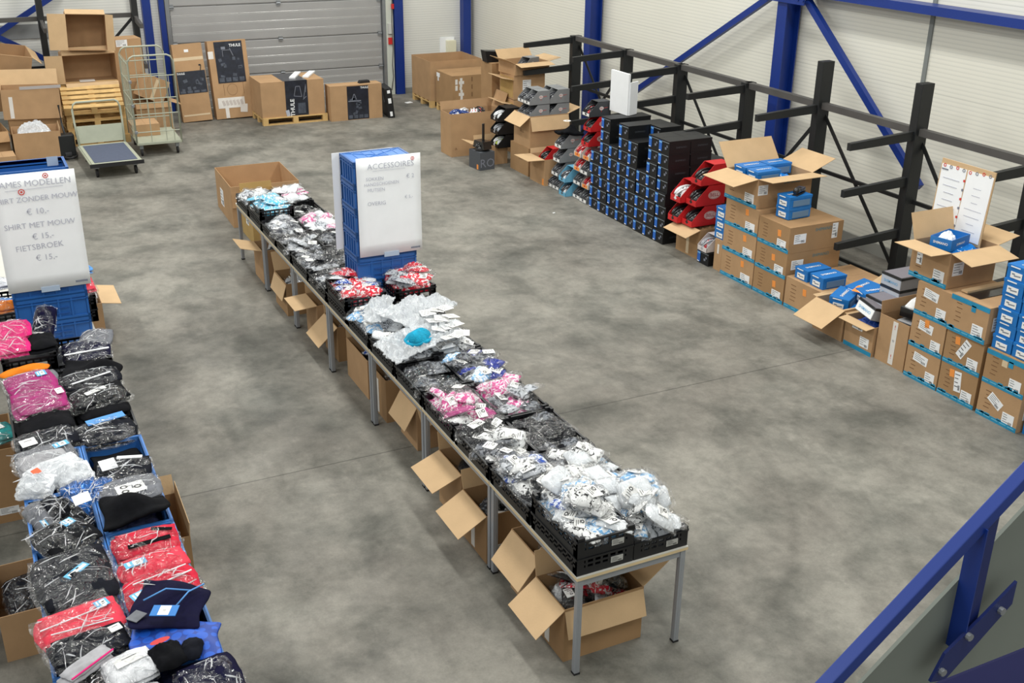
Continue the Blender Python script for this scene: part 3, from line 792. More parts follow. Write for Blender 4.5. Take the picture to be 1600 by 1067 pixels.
# tower of blue crates with a price sheet in the middle row
CR6 = crate_mesh(0.60, 0.40, 0.233).mesh('crate', BLUEC)
for k in range(6):
    o = link('plastic_crate', CR6, None, (3.36, 9.66, 0.745 + 0.2345 * k))
    tag(o, 'blue plastic crate, %s from the bottom of the tower in the middle row' % ORD[k] if k < 5 else 'blue plastic crate topping the tower in the middle row', 'crate')
    if k < 2: handle_panel(0.60, 0.40, 0.233, o)
    if k == 5:
        l = MB().bx(-0.285, 0.285, -0.185, 0.185, 0.222, 0.230)
        for v in (-0.2, -0.1, 0, 0.1, 0.2): l.bx(v - 0.004, v + 0.004, -0.18, 0.18, 0.230, 0.234)
        for q in (-1, 1): l.beam((-0.27, q * 0.17, 0.232), (0.27, -q * 0.17, 0.232), 0.008, 0.006)
        l.build('lid', BLUEC2, o)
handsheet('price_sheet', 'white price sheet headed ACCESSOIRES taped to the middle crate tower', 0.63, 0.95, (3.40, 9.452, 1.235), 0.0, 0.0,
          [('ACCESSOIRES', 0.02, 0.86, 0.075, 0), ('SOKKEN', -0.14, 0.745, 0.045, 0), ('HANDSCHOENEN', -0.075, 0.695, 0.042, 0), ('MUTSEN', -0.13, 0.64, 0.045, 0), ('€ 2', 0.21, 0.74, 0.055, 0),
           ('OVERIG', -0.13, 0.51, 0.052, 0), ('€ 5,-', 0.19, 0.54, 0.042, 0), ('__________', 0.0, 0.845, 0.065, 0)],
          pins=((0.235, 0.905, 0.018, 'r'),))
bk = thing('price_sheet', 'blank white sheet edge showing behind the middle crate tower', 'sign', (3.32, 9.875, 1.20))
MB().bx(-0.33, 0.28, 0, 0.004, 0, 0.95).build('paper_sheet', WHITE, bk)

# trays and their bags: (row, column, bag name, phrase, colours, card share, heap height, count)
ROWS = {
    (0, 0): ('bagged_gloves', 'gloves', 'blue and white gloves', ['lightblue', 'blue', 'whiteprint', 'white', 'silver'], 0.65, 0.11, 19),
    (0, 1): ('bagged_gloves', 'gloves', 'white and blue gloves', ['white', 'white', 'whiteprint', 'lightblue', 'silver'], 0.8, 0.17, 22),
    (1, 0): ('bagged_socks', 'socks', 'silver and royal blue socks', ['silver', 'blue', 'grey', 'whiteprint', 'black'], 0.6, 0.11, 16),
    (1, 1): ('bagged_socks', 'socks', 'white and red socks', ['white', 'red', 'whiteprint', 'grey', 'lightblue', 'black'], 0.65, 0.12, 16),
    (2, 0): ('bagged_socks', 'socks', 'black socks with white cards', ['black', 'whiteprint', 'grey'], 0.9, 0.09, 13),
    (2, 1): ('bagged_gloves', 'gloves', 'dark grey gloves', ['black', 'grey', 'black'], 0.1, 0.05, 9),
    (3, 0): ('bagged_gloves', 'gloves', 'pink and black gloves', ['pink', 'magenta', 'black', 'whiteprint'], 0.55, 0.10, 13),
    (3, 1): ('bagged_gloves', 'gloves', 'pink and grey gloves', ['pink', 'grey', 'black', 'silver'], 0.4, 0.11, 13),
    (4, 0): ('bagged_gloves', 'gloves', 'teal and black gloves', ['teal', 'black', 'black', 'grey'], 0.1, 0.03, 10),
    (4, 1): ('bagged_gloves', 'gloves', 'grey and pale blue gloves', ['grey', 'lightblue', 'royal', 'silver'], 0.45, 0.10, 12),
    (5, 0): ('bagged_socks', 'socks', 'white socks', ['white', 'silver', 'white'], 0.3, 0.13, 10),
    (5, 1): ('bagged_socks', 'socks', 'plain white socks', ['white', 'white', 'whiteprint'], 0.8, 0.13, 12),
    (6, 0): ('bagged_socks', 'socks', 'white and pale blue socks', ['white', 'lightblue', 'silver'], 0.3, 0.13, 10),
    (6, 1): ('bagged_socks', 'socks', 'silver and black socks', ['silver', 'black', 'white'], 0.4, 0.13, 11),
    (7, 0): ('bagged_headband', 'headband', 'red and white headbands', ['red', 'white', 'blue', 'red'], 0.4, 0.13, 11),
    (7, 1): ('bagged_headband', 'headband', 'red headbands', ['red', 'red', 'silver', 'royal'], 0.25, 0.20, 11),
    (8, 0): ('bagged_arm_warmers', 'arm warmers', 'grey arm warmers', ['grey', 'silver', 'black'], 0.2, 0.08, 11),
    (9, 0): ('bagged_arm_warmers', 'arm warmers', 'silver grey arm warmers', ['silver', 'grey', 'black'], 0.2, 0.09, 11),
    (9, 1): ('bagged_arm_warmers', 'arm warmers', 'black arm warmers', ['black', 'grey'], 0.1, 0.09, 7),
    (10, 0): ('bagged_arm_warmers', 'arm warmers', 'dark arm warmers', ['black', 'grey', 'silver'], 0.2, 0.09, 11),
    (10, 1): ('bagged_arm_warmers', 'arm warmers', 'charcoal arm warmers', ['black', 'grey'], 0.2, 0.09, 9),
    (11, 0): ('bagged_hat', 'hat', 'silver and white hats', ['silver', 'white', 'grey'], 0.3, 0.08, 10),
    (11, 1): ('bagged_hat', 'hat', 'rolled white and pink hats', ['white', 'pink', 'white'], 0.1, 0.12, 9),
    (12, 0): ('bagged_hat', 'hat', 'sky blue and white hats', ['cyan', 'cyan', 'white'], 0.2, 0.09, 11),
    (12, 1): ('bagged_hat', 'hat', 'black and white hats', ['black', 'white'], 0.1, 0.03, 6),
    (13, 0): ('bagged_beanie', 'beanie', 'white beanies', ['white', 'white', 'silver'], 0.5, 0.13, 12),
    (13, 1): ('bagged_beanie', 'beanie', 'white and pink beanies', ['white', 'white', 'pink'], 0.3, 0.13, 12),
}
for (row, cx), (nm, cat, what, fabs, card, hh, cnt) in ROWS.items():
    x = 3.0 + 0.4 * cx; y = TY0 + 0.31 + 0.62 * row
    side = 'left' if cx == 0 else 'right'
    where = '%s tray of the %s middle-table row' % (side, ORD_N[row])
    z = 0.741
    if (row, cx) in ((0, 0), (7, 0), (7, 1), (12, 0)):       # these trays stand on a second one
        tray('black plastic tray under the %s' % where, x, y, z, sticker=(row == 0)); z += 0.122
        if (row, cx) == (7, 1): x += 0.10
    if (row, cx) == (0, 0): z -= 0.0
    if (row, cx) == (7, 1): x += 0.0
    tray('black plastic %s holding %s' % (where, what), x, y, z, sticker=(row in (0, 7)))
    if row in (8,) and cx == 1: continue
    fl = fill('crumpled bags beneath the %s in the %s' % (what, where), x - 0.175, x + 0.175, y - 0.275, y + 0.275, z + 0.009, z + 0.06 + hh * 0.75, FABS[fabs[0] if fabs[0] not in ('white',) else 'silver'], row * 7 + cx)
    hp = Heap(x - 0.22, x + 0.22, y - 0.32, y + 0.32, z + 0.045 + hh * 0.6)
    rr = random.Random(100 + row * 2 + cx)
    for k in range(cnt):
        fx = max(-1, min(1, rr.gauss(0, 0.55))); fy = max(-1, min(1, rr.gauss(0, 0.6)))
        if k < 8: fx = (-0.8, 0.8)[k % 2] * rr.uniform(0.7, 1); fy = (-0.85, -0.3, 0.3, 0.85)[k // 2] + rr.uniform(-0.1, 0.1)
        bx_, by_ = x + fx * 0.135, y + fy * 0.235
        zz, gx, gy = hp.drop(bx_, by_, 0.09, 0.03)
        fb = rr.choice(fabs); has = rr.random() < card
        lat = 'left' if bx_ < x - 0.05 else ('right' if bx_ > x + 0.05 else 'middle')
        dep = 'near' if by_ < y - 0.12 else ('far' if by_ > y + 0.12 else 'centre')
        spot = {'middle': {'near': 'near end', 'centre': 'centre', 'far': 'far end'}}.get(lat, {'near': 'near %s corner', 'centre': '%s edge', 'far': 'far %s corner'})[dep]
        if '%' in spot: spot = spot % lat
        small_bag(nm, cat, '%sbag of %s %s, %s, %s tray, %s middle-table row' % ('carded ' if has else '', CNAME[fb], cat, spot, side, ORD_N[row]),
                  '%s in the %s' % (what, where), (bx_, by_, zz - 0.004), (gy + rr.uniform(-0.22, 0.22), -gx + rr.uniform(-0.22, 0.22), rr.uniform(0, 6.28)), fb, 1.0 if has else 0.0, True, rr.uniform(0.95, 1.2), rr)
# big loose plastic sheets over the fifth to seventh rows, the teal hat and loose cards
def sheet(name, cat, label, loc, rot, w, l, seed, mat, t=0.05, cr=0.034, group=None, n=16):
    o = pillow(w, l, t, n, n + 2, seed, cr).build(name, mat, None, loc, rot)
    return tag(o, label, cat, group)
sheet('plastic_bag', 'plastic bag', 'milky plastic bag hanging over the left table edge below the teal hat', (2.96, 7.98, 0.945), (0, -0.22, 0.15), 0.42, 0.46, 5, FILMW)
sheet('plastic_bag', 'plastic bag', 'large loose clear bag just behind the teal hat', (3.20, 8.40, 1.00), (0.1, 0.05, 0.5), 0.42, 0.55, 6, FILMW)
sheet('plastic_bag', 'plastic bag', 'long pale blue plastic bag in front of the red headbands', (3.0, 8.72, 0.985), (0.05, -0.1, -0.5), 0.24, 0.52, 7, FILMW)
sheet('plastic_bag', 'plastic bag', 'crumpled clear bag in the middle of the white sock heap', (3.42, 8.62, 1.00), (0.0, 0.15, 0.9), 0.34, 0.5, 8, FILMW)
sheet('plastic_bag', 'plastic bag', 'clear bag drooping right of the teal hat', (3.30, 8.05, 0.965), (0.0, 0.05, 0.2), 0.36, 0.36, 9, FILMW)
for k in range(12):
    f = Face((0, 0, 0), 'zp'); f.rect(0, 0, 0.13, 0.10, 0, 0.002)
    for q in range(4): f.rect(-0.02, 0.03 - 0.02 * q, 0.07, 0.004, 1, 0.003)
    o = f.build('paper_card', [CARDW, INK], None); o.location = (3.30 + 0.075 * (k % 3) + rnd.uniform(-0.02, 0.02), 7.86 + 0.14 * (k // 3), 1.0 + 0.008 * k)
    o.rotation_euler = (rnd.uniform(-0.15, 0.15), rnd.uniform(-0.1, 0.25), rnd.uniform(-0.6, 0.6))
    tag(o, 'white card strewn right of the teal hat, %s one of the %s row' % (('left', 'middle', 'right')[k % 3], ('nearest', 'second', 'third', 'farthest')[k // 3]), 'card', 'white cards beside the teal hat')
def beanie():
    t = thing('knit_beanie', 'bright teal knitted beanie lying on the plastic-covered white heap', 'hat', (3.06, 7.92, 0.985), 0.4)
    TEAL = M('teal_knit', (0, 150, 186), 0.9, var=0.15, vscale=30, bump=0.8, bscale=90)
    rings = [(0.0, 0.07), (0.105, 0.065), (0.115, 0.05), (0.11, 0.02), (0.10, 0.0)]
    vs = [(0.01, 0, 0.10)]; fs = []; n = 22
    prof = [(0.03, 0.098), (0.06, 0.088), (0.085, 0.07), (0.10, 0.045), (0.108, 0.02), (0.10, 0.0)]
    for r_, z in prof:
        for k in range(n):
            a = 2 * PI * k / n; q = 1 + 0.10 * math.sin(3 * a + z * 40) + 0.05 * math.sin(7 * a)
            vs.append((r_ * q * 1.15 * math.cos(a), r_ * q * 0.85 * math.sin(a), z * (1 + 0.12 * math.sin(2 * a + 1))))
    fs += [(0, 1 + k, 1 + (k + 1) % n) for k in range(n)]
    for i in range(len(prof) - 1):
        for k in range(n): fs.append((1 + i * n + k, 1 + (i + 1) * n + k, 1 + (i + 1) * n + (k + 1) % n, 1 + i * n + (k + 1) % n))
    MB().add(vs, fs).build('crown', TEAL, t, smooth=True)
    pts = [(0.118 * math.cos(a) + 0.004 * math.sin(5 * a), 0.09 * math.sin(a), 0.014 + 0.006 * math.sin(3 * a)) for a in [2 * PI * k / 24 for k in range(24)]]
    MB().tube(pts, 0.016, 8, closed=True).build('brim', TEAL, t, smooth=True)
beanie()

# ------------------------------------------------------------------ cartons below the middle tables
def bag_heap(n, x0, x1, y0, y1, z, nm, cat, where, fabs, card=0.3, seed=1, t=0.03, sc=1.0, spread=0.8):
    rr = random.Random(seed); hp = Heap(x0 - 0.05, x1 + 0.05, y0 - 0.05, y1 + 0.05, z)
    for k in range(n):
        bx_ = (x0 + x1) / 2 + rr.uniform(-1, 1) * (x1 - x0) / 2 * spread; by_ = (y0 + y1) / 2 + rr.uniform(-1, 1) * (y1 - y0) / 2 * spread
        zz, gx, gy = hp.drop(bx_, by_, 0.08, t)
        fb = rr.choice(fabs)
        spot = ('near' if by_ < (y0 + y1) / 2 else 'far') + (' left' if bx_ < (x0 + x1) / 2 else ' right')
        small_bag(nm, cat, '%s bagged %s %s, %s' % (CNAME[fb], cat, spot, where), '%s %s' % (cat, where), (bx_, by_, zz), (gy + rr.uniform(-0.3, 0.3), -gx + rr.uniform(-0.3, 0.3), rr.uniform(0, 6.28)), fb, card, True, sc, rr)
UC = [  # short name, label, x centre, y centre, wx, wy, h, flaps, flap length, contents
    ('box under the near table end', 'wide open cardboard box full of bagged items under the near table end', 3.10, 5.07, 0.58, 0.40, 0.40, {'xm': (-38, 0.26), 'ym': (-72, 0.20), 'xp': (38, 0.24), 'yp': (80, 0.18)}, ['black', 'silver', 'white', 'red', 'black'], 20),
    ('second under-table box', 'open cardboard box second from the near end under the middle tables', 3.12, 5.52, 0.52, 0.42, 0.48, {'xm': (-52, 0.26), 'ym': (88, 0.10)}, ['silver', 'grey', 'white'], 8),
    ('third under-table box', 'open cardboard box with printed tape, third from the near end under the middle tables', 3.08, 6.26, 0.52, 0.42, 0.40, {'xm': (-30, 0.26), 'yp': (75, 0.15)}, ['black', 'grey'], 7),
    ('fourth under-table box', 'open cardboard box with one flap thrust out, fourth from the near end under the tables', 3.12, 6.78, 0.54, 0.44, 0.46, {'xm': (-22, 0.26), 'yp': (80, 0.15)}, ['black'], 5),
    ('x', 'plain cardboard box deep under the third middle table', 3.32, 7.45, 0.36, 0.40, 0.50, None, None, 0),
    ('box with drooping front flap', 'open cardboard box with drooping front flap under the third table', 3.22, 8.02, 0.46, 0.40, 0.42, {'xm': (-60, 0.24), 'ym': (-45, 0.18)}, ['teal', 'black'], 6),
    ('box under the fourth table legs', 'open cardboard box with red-printed label under the fourth table legs', 3.16, 8.62, 0.46, 0.40, 0.42, {'yp': (86, 0.10)}, ['grey', 'silver'], 6),
    ('deep box under the fourth table', 'deep open cardboard box with a blue item inside under the fourth table', 3.18, 9.25, 0.48, 0.62, 0.40, {'yp': (80, 0.14), 'xp': (80, 0.12)}, ['blue', 'navy', 'black'], 6),
    ('box with diamond flap', 'open cardboard box with diamond-shaped flap under the fifth table', 3.18, 10.10, 0.46, 0.44, 0.38, {'xm': (-42, 0.28), 'yp': (80, 0.1)}, ['black'], 4),
    ('box with level flap', 'open cardboard box with level flap behind the diamond-shaped flap', 3.14, 10.64, 0.46, 0.42, 0.42, {'xm': (-4, 0.24), 'yp': (80, 0.1)}, ['black'], 3),
    ('open box under the sixth table', 'open cardboard box of white bags sixth table from the near end', 3.08, 11.55, 0.52, 0.50, 0.38, {'xm': (-72, 0.20), 'yp': (62, 0.22)}, ['white', 'silver', 'black'], 9),
    ('box under the far table', 'open cardboard box with raised left flap under the far table', 3.06, 12.62, 0.44, 0.42, 0.42, {'xm': (15, 0.26)}, ['silver', 'black', 'white'], 7),
]
for i, (short, lab, x, y, wx, wy, h, fl, fabs, n) in enumerate(UC):
    st = []
    if i in (0, 2, 6): st.append(('xm', -0.02, h * 0.45, 0.06, h * 0.8, 0, TAPEW))
    if i == 11: st.append(('ym', 0.06, h * 0.6, 0.16, 0.12))
    if i == 2: st.append(('ym', -0.12, 0.1, 0.12, 0.08))
    carton(lab, (x, y, 0.0), (wx, wy, h), 0.0, CARD if i % 2 else CARD3, fl, None, st, (), trap=0.0, topmat=CARD2)
    if n:
        fill('crumpled bagged items filling the %s' % short, x - wx / 2 + 0.02, x + wx / 2 - 0.02, y - wy / 2 + 0.02, y + wy / 2 - 0.02, 0.007, h * 0.68, FABS[fabs[-1]], i + 900)
        bag_heap(n, x - wx / 2 + 0.09, x + wx / 2 - 0.09, y - wy / 2 + 0.09, y + wy / 2 - 0.09, h * 0.66, 'bagged_accessory', 'accessory', 'in the %s' % short, fabs, 0.3, i + 40)
carton('open cardboard box leaning out past the far end of the middle row', (3.52, 15.35, 0), (0.95, 1.15, 0.58), -0.03, CARD, {'ym': (-86, 0.3)}, None, [('xm', -0.15, 0.25, 0.22, 0.24)])
carton('yellowish open box between the far table end and larger box', (3.32, 14.25, 0), (0.44, 0.62, 0.60), 0.0, CARDY, {'yp': (85, 0.08)}, None, [('xm', 0.02, 0.3, 0.14, 0.2)])
carton('tall plain cardboard box standing deep under the sixth table', (3.40, 12.0, 0), (0.36, 0.40, 0.55), 0.0, CARD3)
carton('tall plain cardboard box standing deep under the seventh table', (3.30, 13.15, 0), (0.5, 0.45, 0.58), 0.0, CARD3)

# ================================================================== LEFT TABLE ROW
for k in range(7):
    pos = 'nearest' if k == 0 else ('farthest' if k == 6 else ORD[k] + ' from the near end')
    make_table('grey-legged table, %s in the left row' % pos, 0.30, 4.15 + 0.62 + 1.25 * k)
BC = crate_mesh(0.395, 0.597, 0.26).mesh('crate', BLUEC2)
lc = ['nearest', 'second', 'third', 'fourth', 'fifth']
for k in range(5):
    for c in (0, 1):
        o = link('plastic_crate', BC, None, (0.10 + 0.40 * c, 4.455 + 0.605 * k, 0.741))
        tag(o, 'open light blue crate, %s on the %s of the left table row' % (lc[k], ('left side', 'right side')[c]), 'crate')
for k in range(5):
    for c in (0, 1):
        fill('dark clothes packed deep in the %s crate on the %s of the left table' % (lc[k], ('left', 'right')[c]), 0.10 + 0.40 * c - 0.17, 0.10 + 0.40 * c + 0.17, 4.455 + 0.605 * k - 0.27, 4.455 + 0.605 * k + 0.27, 0.755, 0.985 if (k, c) not in ((4, 1), (3, 1)) else 0.90, FABS['navy'], 700 + k * 2 + c, name='packed_clothes')
GF = {}
def gfab(name, rgb, var=0.12, vscale=20, bump=0.35, rough=0.8):
    return M('cloth_' + name, rgb, rough, var=var, vscale=vscale, bump=bump, bscale=22, spec=0.1)
CL = {'red': gfab('red', (202, 44, 66)), 'coral': gfab('coral', (218, 66, 84), 0.06), 'charcoal': gfab('charcoal', (18, 20, 28), 0.3), 'black': gfab('black', (11, 12, 16), 0.3), 'navy': gfab('navy', (15, 14, 44), 0.15),
      'magenta': gfab('magenta', (158, 52, 112), 0.10), 'pink': gfab('pink', (214, 44, 118), 0.1), 'grey': gfab('grey', (112, 114, 120), 0.15), 'lightgrey': gfab('lightgrey', (168, 168, 172), 0.1),
      'white': gfab('white', (228, 230, 234), 0.05), 'shinyblue': M('cloth_shiny_blue', (0, 84, 158), 0.22, metal=0.3, var=0.4, vscale=22, bump=0.6, bscale=24), 'orange': gfab('orange', (224, 124, 34), 0.05), 'royal': gfab('royal', (14, 74, 176), 0.2, 14), 'midblue': gfab('midblue', (96, 152, 214), 0.05)}
TAGB = M('pale_blue_tag', (96, 178, 222), 0.4)
seedc = [300]
FOLDGLINT = film_material('fold_glint_film', 0.62, (240, 242, 246), 0.2)  # milky film for the glint streaks shaped on large bags
def garment(name, cat, label, x, y, z, w, l, rz, mat, film='clear', tg=None, rx=0.0, ry=0.0, t=0.045, stripe=None, folds=2):
    seedc[0] += 1; sd = seedc[0]
    th = thing(name, label, cat, (x, y, z), 0, None, (rx, ry, rz))
    for q in range(folds):
        sh = 0.012 * q; tt = t / folds
        o = pillow(w * (1 - 0.03 * q), l * (1 - 0.05 * q), tt * 1.25, 10, 10, sd * 3 + q, 0.006).build('folded_cloth', CL[mat] if isinstance(mat, str) else mat, th, (sh, sh * 0.5, q * tt), smooth=True)
    if stripe:
        f = Face((0, 0, t * 1.22), 'zp')
        for (u, v, ww, hh, a) in stripe[1]: f.rect(u, v, ww, hh, 0, 0.004, a)
        f.build('stripe', stripe[0], th)
    if tg:
        u, v, tw, tl, a, kind = tg
        f = Face((0, 0, t * 1.16 + 0.003), 'zp')
        if kind == 'blue':
            f.rect(u, v, tw, tl, 2, 0.002, a); f.rect(u + 0.1 * tw, v, tw * 0.42, tl * 0.8, 0, 0.003, a); f.rect(u - 0.3 * tw, v, tw * 0.12, tl * 0.6, 0, 0.003, a)
            f.rect(u + 0.12 * tw, v + 0.1 * tl, tw * 0.2, tl * 0.12, 1, 0.004, a); f.rect(u + 0.12 * tw, v - 0.15 * tl, tw * 0.2, tl * 0.06, 1, 0.004, a)
        else:
            f.rect(u, v, tw, tl, 0, 0.002, a)
            if kind == 'logos':
                for (p, q) in ((-0.22, 0.2), (-0.22, -0.25), (0.25, 0.02)): f.disc(u + p * tw, v + q * tl, 0.024, 0.014, 1, 0.004, 16, 0.7)
            elif kind != 'blank':
                f.rect(u, v + 0.2 * tl, tw * 0.5, tl * 0.06, 1, 0.003, a)
        f.build('swing_tag', [CARDW, INK, TAGB], th)
    if film:
        pillow(w * 1.10, l * 1.12, t * 1.5, 9, 11, sd * 5, 0.013).build('plastic_film', FILM if film == 'clear' else FILMW, th, (0, 0, -0.003))
        rf = random.Random(sd * 11); ff = MB()
        for q in range(11):  # pale ribbons: glossy streaks along the plastic folds, put in as shape
            u = rf.uniform(-0.42, 0.42) * w; v = rf.uniform(-0.42, 0.42) * l; a = rf.choice((0.1, 0.25, -0.2, 1.3, 0.8, -0.9)) + rf.uniform(-0.3, 0.3); ln = rf.uniform(0.03, 0.15)
            pts = [(u + math.cos(a) * ln * s + rf.uniform(-1, 1) * 0.006, v + math.sin(a) * ln * s + rf.uniform(-1, 1) * 0.006) for s in (-0.5, -0.2, 0.15, 0.5)]
            def hgt(x, y): return t * (0.2 + 1.3 * max(0, (1 - abs(2 * x / w) ** 3)) * max(0, (1 - abs(2 * y / l) ** 3))) + 0.008
            wd = rf.uniform(0.0012, 0.0048)
            ff.tube([(x, y, hgt(x, y)) for x, y in pts], [0.001, wd, wd * 0.7, 0.001], 5)
        ff.build('film_fold_glints', FOLDGLINT, th)
    return th
Z0 = 1.0
garment('bagged_jacket', 'clothing', 'large bagged charcoal jacket with slanted blue tag, left side of left table', 0.09, 5.52, Z0 + 0.03, 0.40, 0.56, 0.06, 'charcoal', tg=(0.02, 0.02, 0.05, 0.15, -0.9, 'blue'), rx=0.03)
garment('bagged_shirt', 'clothing', 'bagged red shirt with dark collar, farthest of the red shirts', 0.50, 5.74, Z0 + 0.01, 0.37, 0.24, -0.05, 'red', rx=0.18, stripe=(CL['black'], [(0.02, -0.03, 0.24, 0.03, 0.1), (0.1, 0.06, 0.12, 0.02, -0.3)]))
garment('bagged_shirt', 'clothing', 'bagged red shirt with sideways blue tag, middle one of the red shirts', 0.50, 5.47, Z0 + 0.03, 0.37, 0.20, 0.10, 'coral', tg=(-0.09, 0.02, 0.12, 0.05, 0.1, 'blue'), rx=0.12)
garment('bagged_shirt', 'clothing', 'bagged red shirt with white stripe and blue tag below the middle red shirt', 0.50, 5.22, Z0 + 0.04, 0.39, 0.26, 0.16, 'red', tg=(-0.13, -0.05, 0.08, 0.08, 0.2, 'blue'), rx=0.08, stripe=(CL['white'], [(0.05, 0.0, 0.26, 0.008, 0.15), (0.02, 0.07, 0.3, 0.006, 0.08)]))
garment('bagged_shirt', 'clothing', 'bagged coral shirt with round blue tag beside the near left crate rim', 0.07, 5.09, Z0 + 0.04, 0.42, 0.28, 0.12, 'coral', tg=(0.13, 0.06, 0.07, 0.06, 0.2, 'blue'), rx=0.05, stripe=(CL['white'], [(-0.02, 0.01, 0.34, 0.006, 0.12), (0.0, -0.08, 0.3, 0.005, -0.1)]))
garment('bagged_shirt', 'clothing', 'bagged dark grey shirt with white tag just below the coral shirt', 0.09, 4.87, Z0 + 0.05, 0.38, 0.22, 0.10, 'charcoal', tg=(0.14, 0.03, 0.06, 0.05, 0.2, 'plain'), rx=0.05)
def loose_cloth(name, cat, label, pts, z, mat, amp, seed, kids=(), thick=0.012, sub=8):
    """rumpled fabric over an outlined quad: pts = four corners in plan"""
    rr = random.Random(seed); cx = sum(p[0] for p in pts) / 4; cy = sum(p[1] for p in pts) / 4
    o = thing(name, label, cat, (cx, cy, z))
    mb = MB(); n = sub; ph = [rr.uniform(0, 6) for _ in range(4)]
    for j in range(n + 1):
        for i in range(n + 1):
            u, v = i / n, j / n
            x = (pts[0][0] * (1 - u) + pts[1][0] * u) * (1 - v) + (pts[3][0] * (1 - u) + pts[2][0] * u) * v
            y = (pts[0][1] * (1 - u) + pts[1][1] * u) * (1 - v) + (pts[3][1] * (1 - u) + pts[2][1] * u) * v
            zz = amp * (0.6 + 0.5 * math.sin(5 * u + 4 * v + ph[0]) + 0.4 * math.sin(9 * v - 3 * u + ph[1]) * 0.6) * (0.35 + 0.65 * math.sin(PI * u) * math.sin(PI * v)) + rr.uniform(0, amp * 0.15)
            mb.v.append((x - cx + 0.012 * math.sin(7 * v + ph[2]), y - cy + 0.012 * math.sin(8 * u + ph[3]), zz))
    for j in range(n):
        for i in range(n):
            a = j * (n + 1) + i; mb.f.append([a, a + 1, a + n + 2, a + n + 1]); mb.m.append(0)
    b = mb.build('cloth', mat, o, smooth=True)
    s = b.modifiers.new('s', 'SOLIDIFY'); s.thickness = thick; s.offset = -1
    s = b.modifiers.new('u', 'SUBSURF'); s.levels = 1; s.render_levels = 1
    return o
nv = loose_cloth('cycling_shorts', 'clothing', 'loose navy cycling shorts with blue piping and bright blue swing tag', [(0.27, 4.86), (0.60, 4.72), (0.73, 5.03), (0.42, 5.29)], 1.10, CL['navy'], 0.06, 3, sub=10)
for a_, b_, c_ in (((-0.12, 0.02), (0.0, 0.045), (0.12, 0.0)), ((0.02, -0.10), (0.10, -0.03), (0.19, 0.03))):
    MB().tube([(a_[0], a_[1], 0.066), (b_[0], b_[1], 0.085), (c_[0], c_[1], 0.066)], 0.0045, 6).build('piping', CL['midblue'], nv, smooth=True)
f = Face((-0.04, -0.14, 0.085), 'zp'); f.rect(0, 0, 0.13, 0.085, 2, 0.003, -0.45); f.rect(0.0, 0.0, 0.055, 0.075, 0, 0.004, -0.45); f.text('COLUMBIA' if False else '|||', 0.0, 0.0, 0.02, 1, -0.45, 0.005)
f.build('swing_tag', [CARDW, INK, BLUEBOX], nv)
f = Face((-0.17, -0.05, 0.03), 'zp'); f.rect(0, 0, 0.08, 0.07, 0, 0.003, 0.7); f.build('grey_patch', CL['grey'], nv)
# blue patterned cloth
m_, nt_, b_ = nodes_of('blue_checked_cloth')
tc_ = nt_.nodes.new('ShaderNodeTexCoord'); vv_ = nt_.nodes.new('ShaderNodeTexVoronoi'); vv_.inputs['Scale'].default_value = 16; vv_.inputs['Randomness'].default_value = 0.15; vv_.feature = 'F1'
rp_ = nt_.nodes.new('ShaderNodeValToRGB'); rp_.color_ramp.interpolation = 'CONSTANT'
rp_.color_ramp.elements[0].color = S(210, 228, 244); rp_.color_ramp.elements[1].position = 0.14; rp_.color_ramp.elements[1].color = S(20, 84, 190)
e_ = rp_.color_ramp.elements.new(0.52); e_.color = S(16, 60, 150)
nt_.links.new(tc_.outputs['Object'], vv_.inputs['Vector']); nt_.links.new(vv_.outputs['Distance'], rp_.inputs[0]); nt_.links.new(rp_.outputs[0], b_.inputs['Base Color'])
loose_cloth('patterned_jersey', 'clothing', 'loose bright blue jersey with small white checks near the navy shorts', [(0.25, 4.62), (0.66, 4.50), (0.72, 4.78), (0.30, 4.94)], 1.06, m_, 0.05, 8)
g = thing('cycling_gloves', 'pair of black gloves with a bright red oval pad on the patterned jersey', 'gloves', (0.43, 4.58, 1.10), 0.2)
pillow(0.16, 0.20, 0.05, 8, 8, 77, 0.008).build('glove', CL['black'], g, (0, 0, 0), smooth=True)
pillow(0.10, 0.16, 0.04, 6, 8, 79, 0.006).build('glove', CL['charcoal'], g, (0.11, -0.02, 0), (0, 0, -0.5), smooth=True)
Face((-0.01, 0.07, 0.052), 'zp').disc(0, 0, 0.05, 0, 0, 0.003, 18, 0.4).build('red_pad', REDPL, g)
garment('bagged_shorts', 'clothing', 'bagged navy shorts at the very near right corner of the left table', 0.58, 4.36, Z0 + 0.05, 0.28, 0.30, 0.15, 'navy', rx=0.05)
garment('bagged_vest', 'clothing', 'bagged white and grey vest with big white label at near table edge', 0.24, 4.58, Z0 + 0.07, 0.24, 0.22, 0.2, 'white', tg=(0.02, 0.03, 0.15, 0.06, 0.1, 'plain'), rx=0.1)
garment('bagged_vest', 'clothing', 'small bagged grey vest with white label nearest the camera on left table', 0.22, 4.34, Z0 + 0.06, 0.26, 0.24, -0.1, 'lightgrey', tg=(0.04, 0.0, 0.1, 0.08, 0.1, 'plain'))
garment('rolled_sleeve', 'clothing', 'rolled light grey sleeve lying diagonally with pink edge near the table corner', 0.06, 4.66, Z0 + 0.10, 0.28, 0.10, 0.62, 'lightgrey', film=None, rx=0.05, t=0.04, stripe=(CL['pink'], [(0, -0.05, 0.25, 0.008, 0)]))
garment('bagged_shirt', 'clothing', 'bagged black shirt at the near left corner of the left table', 0.02, 4.52, Z0 + 0.03, 0.30, 0.32, 0.3, 'black')
garment('bagged_tights', 'clothing', 'bagged black tights with glossy streaks and small pale blue tag', 0.09, 5.97, Z0 + 0.03, 0.32, 0.32, 0.38, 'black', tg=(0.06, 0.08, 0.07, 0.06, 0.2, 'blue'), rx=0.1)
